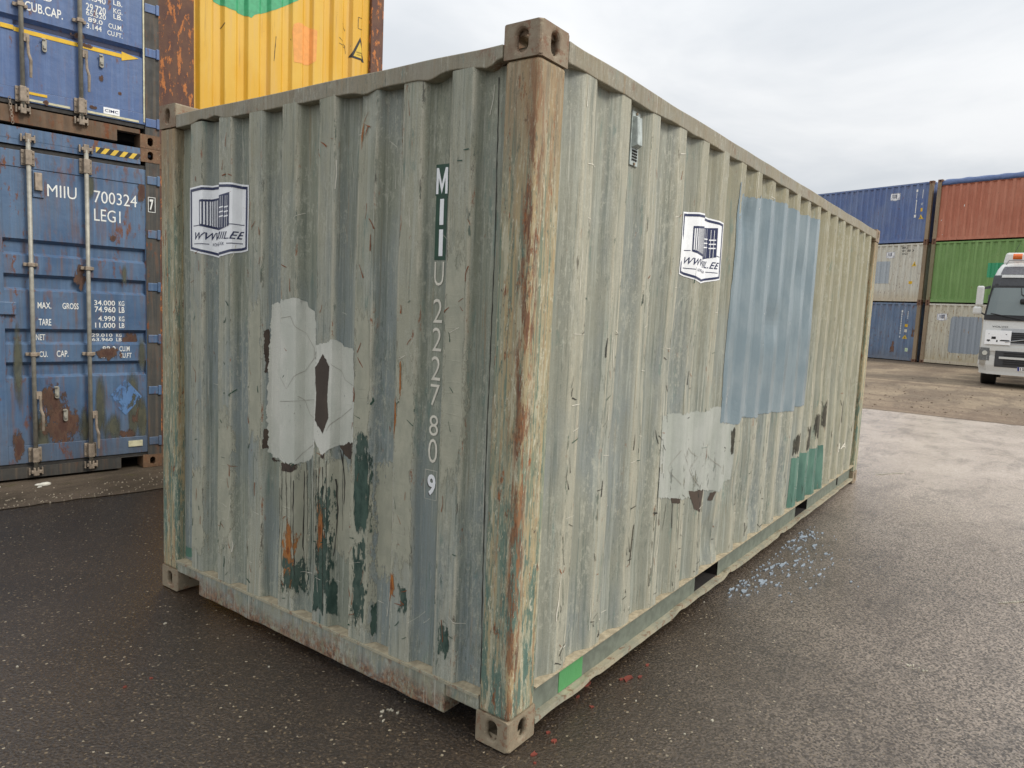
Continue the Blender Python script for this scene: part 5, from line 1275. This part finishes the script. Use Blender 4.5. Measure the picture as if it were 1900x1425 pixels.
m = MB(); m.box(.35, 7.0, -.45, -.37, .75, 1.0); m.box(.35, 7.0, .37, .45, .75, 1.0); m.box(.7, 2.2, -.85, .85, .50, 1.05); m.box(4.8, 5.2, -1.0, 1.0, .45, .6); m.box(2.6, 4.2, .6, 1.15, .45, .95); m.box(2.6, 4.2, -1.15, -.6, .45, .95); m.build('chassis', blkp, truck)
np_ = panel('number_plate', MT['white'], truck, .50, .61, -.22, .24, .045, thick=.01, hn=1); panel('plate_band', simple('plate_blue', lin(40, 60, 150), .4), np_, .502, .608, .205, .238, .047, thick=.004, hn=1)
m = MB(); fc2 = fit('150 ABC', 0, 1, 0, 1, .01); m.v = [cabp(.518+.075*b, .19-.38*a, .048) for a, b in fc2[0]]; m.f = list(fc2[1]); m.build('plate_lettering', blkp, np_)
# wipers, cab mirror inside the screen, ledge mirror
m = MB()
for (t0, h0, t1, h1) in ((.25, 1.92, .85, 2.07), (-.45, 1.92, .2, 2.09)):
    m.tube([cabp(h0+(h1-h0)*k/5, t0+(t1-t0)*k/5, .06) for k in range(6)], .012, 5)
m.build('wiper', blkp, truck)
m = MB(); m.tube([cabp(2.86, .38, .03), (cabp(2.75, .36, .10)[0], .40, 2.62), (cabp(2.5, .36, .10)[0], .30, 2.56), (cabp(2.5, .3, .1)[0], .30, 2.50)], .013, 6); m.build('mirror_bracket', blkp, truck)
m = MB(); q = cabp(2.45, .28, .13); m.box(q[0]-.02, q[0]+.10, .17, .42, 2.36, 2.50); m.build('front_mirror', blkp, truck, .04)
m = MB(); m.tube([(1.2, .72, 3.8), (1.35, .60, 4.15)], .006, 5); m.build('antenna', blkp, truck)

# ================================================================ PAINT SPLASHES AND LITTER
def flakes(name, mat, spots, label, z=-.0035, sd=1):
    q = random.Random(sd); m = MB()
    for (x, y, rx, ry) in spots:
        n = 11; pts = []; a0 = q.uniform(0, 6)
        ph = q.uniform(0, 50)
        for k in range(n):
            a = a0+2*math.pi*k/n; r = 1+1.0*mnoise.noise(Vector((math.cos(a)*1.6+ph, math.sin(a)*1.6, ph))); pts.append((x+rx*r*math.cos(a), y+ry*r*math.sin(a), z))
        z += 1.2e-5; pts = [(p[0], p[1], z) for p in pts]; i = len(m.v); m.v += pts+[(p[0], p[1], z-.006) for p in pts]
        m.f.append(tuple(i+k for k in range(n)))
        for k in range(n): m.f.append((i+k, i+(k+1) % n, i+n+(k+1) % n, i+n+k))
    o = m.build(name, mat); tag(o, label, None, None, 'stuff'); return o
q = random.Random(5); sp = []
for i in range(240):
    t = q.random(); x = 2.15+1.75*t+q.gauss(0, .08); w_ = .10+.22*math.exp(-((x-2.9)/.6)**2)
    y = -.05-abs(q.gauss(0, .5))*w_*1.5; r = abs(q.gauss(0, 1))*.0055+.0015; sp.append((x, y, r*q.uniform(.8, 2.6), r*q.uniform(.35, .8)))
for (x, y, a, b) in ((2.17, -.06, .035, .010), (2.2, -.13, .03, .012), (2.85, -.17, .05, .010), (2.75, -.13, .05, .009), (3.0, -.22, .03, .012), (3.3, -.16, .05, .010), (3.45, -.23, .04, .009), (3.6, -.10, .04, .012)): sp.append((x, y, a, b))
lb_ = simple('pale_blue_paint_splash', lin(142, 153, 164), .5, 0, .18)
flakes('paint_splashes', lb_, sp, 'pale blue paint splashes on the asphalt beside the container')
sp = [(x+q.uniform(-.03, .03), y+q.uniform(-.02, .02), q.uniform(.006, .016), q.uniform(.004, .010)) for (x, y) in ((.66, .05), (.79, -.06), (.82, -.07), (.84, -.1), (.52, .0), (.5, -.07), (.25, -.03), (.22, -.07), (.05, -.1), (.02, -.16), (.1, -.05), (.95, -.1), (-.62, 1.52), (-.55, 1.50))]
sp += [(.80, -.075, .03, .012), (.64, .04, .02, .012)]
flakes('red_paint_specks', simple('red_paint_speck', lin(116, 54, 42), .6, 0, .2), sp, 'red paint specks on the asphalt near the front corner', sd=3)
sp = []
for (cx_, cy_, n_) in ((-.09, .56, 9), (1.83, -1.11, 10), (1.5, -.17, 1), (1.1, -.3, 1)):
    for k in range(n_): sp.append((cx_+q.gauss(0, .03), cy_+q.gauss(0, .03), q.uniform(.003, .009), q.uniform(.002, .005)))
for k in range(70): sp.append((q.uniform(-1.2, 6), q.uniform(-2.4, 2.2), q.uniform(.003, .008), q.uniform(.002, .006)))
for k in range(24): sp.append((6.62+k*.016+q.uniform(-.01, .01), -.10-k*.010, q.uniform(.006, .014), .006))
for k in range(24): sp.append((3.10+k*.012, -1.40-k*.010, q.uniform(.005, .012), .004))
flakes('chalk_specks', simple('chalk_speck', lin(170, 164, 148), .7, 0, .15), sp, 'small whitish specks and chalk dashes on the wet asphalt', sd=4)
for k, (x, y, r) in enumerate(((.44, 5.13, .035), (.40, 5.16, .02), (-.02+.18, 5.28, .014), (1.0-.62, 5.08, .014))):
    m = MB(); q2 = random.Random(k); rings = []
    for j, (f_, h_) in enumerate(((1, -.004), (.95, .35), (.5, .62))): rings.append([(x+r*f_*1.3*math.cos(a)*(1+.2*math.sin(3*a+k)), y+r*f_*.8*math.sin(a), r*h_) for a in [2*math.pi*i/9 for i in range(9)]])
    m.loft(rings); o = m.build('white_stone', MT['cream'], None, .002)
    tag(o, ['largest white stone at the foot of the faded blue container', 'second white stone touching the largest one at the blue container', 'white stone chip farthest left below the blue container doors', 'small white stone chip just in front of the largest one'][k], 'stone', 'white stones by the blue container')
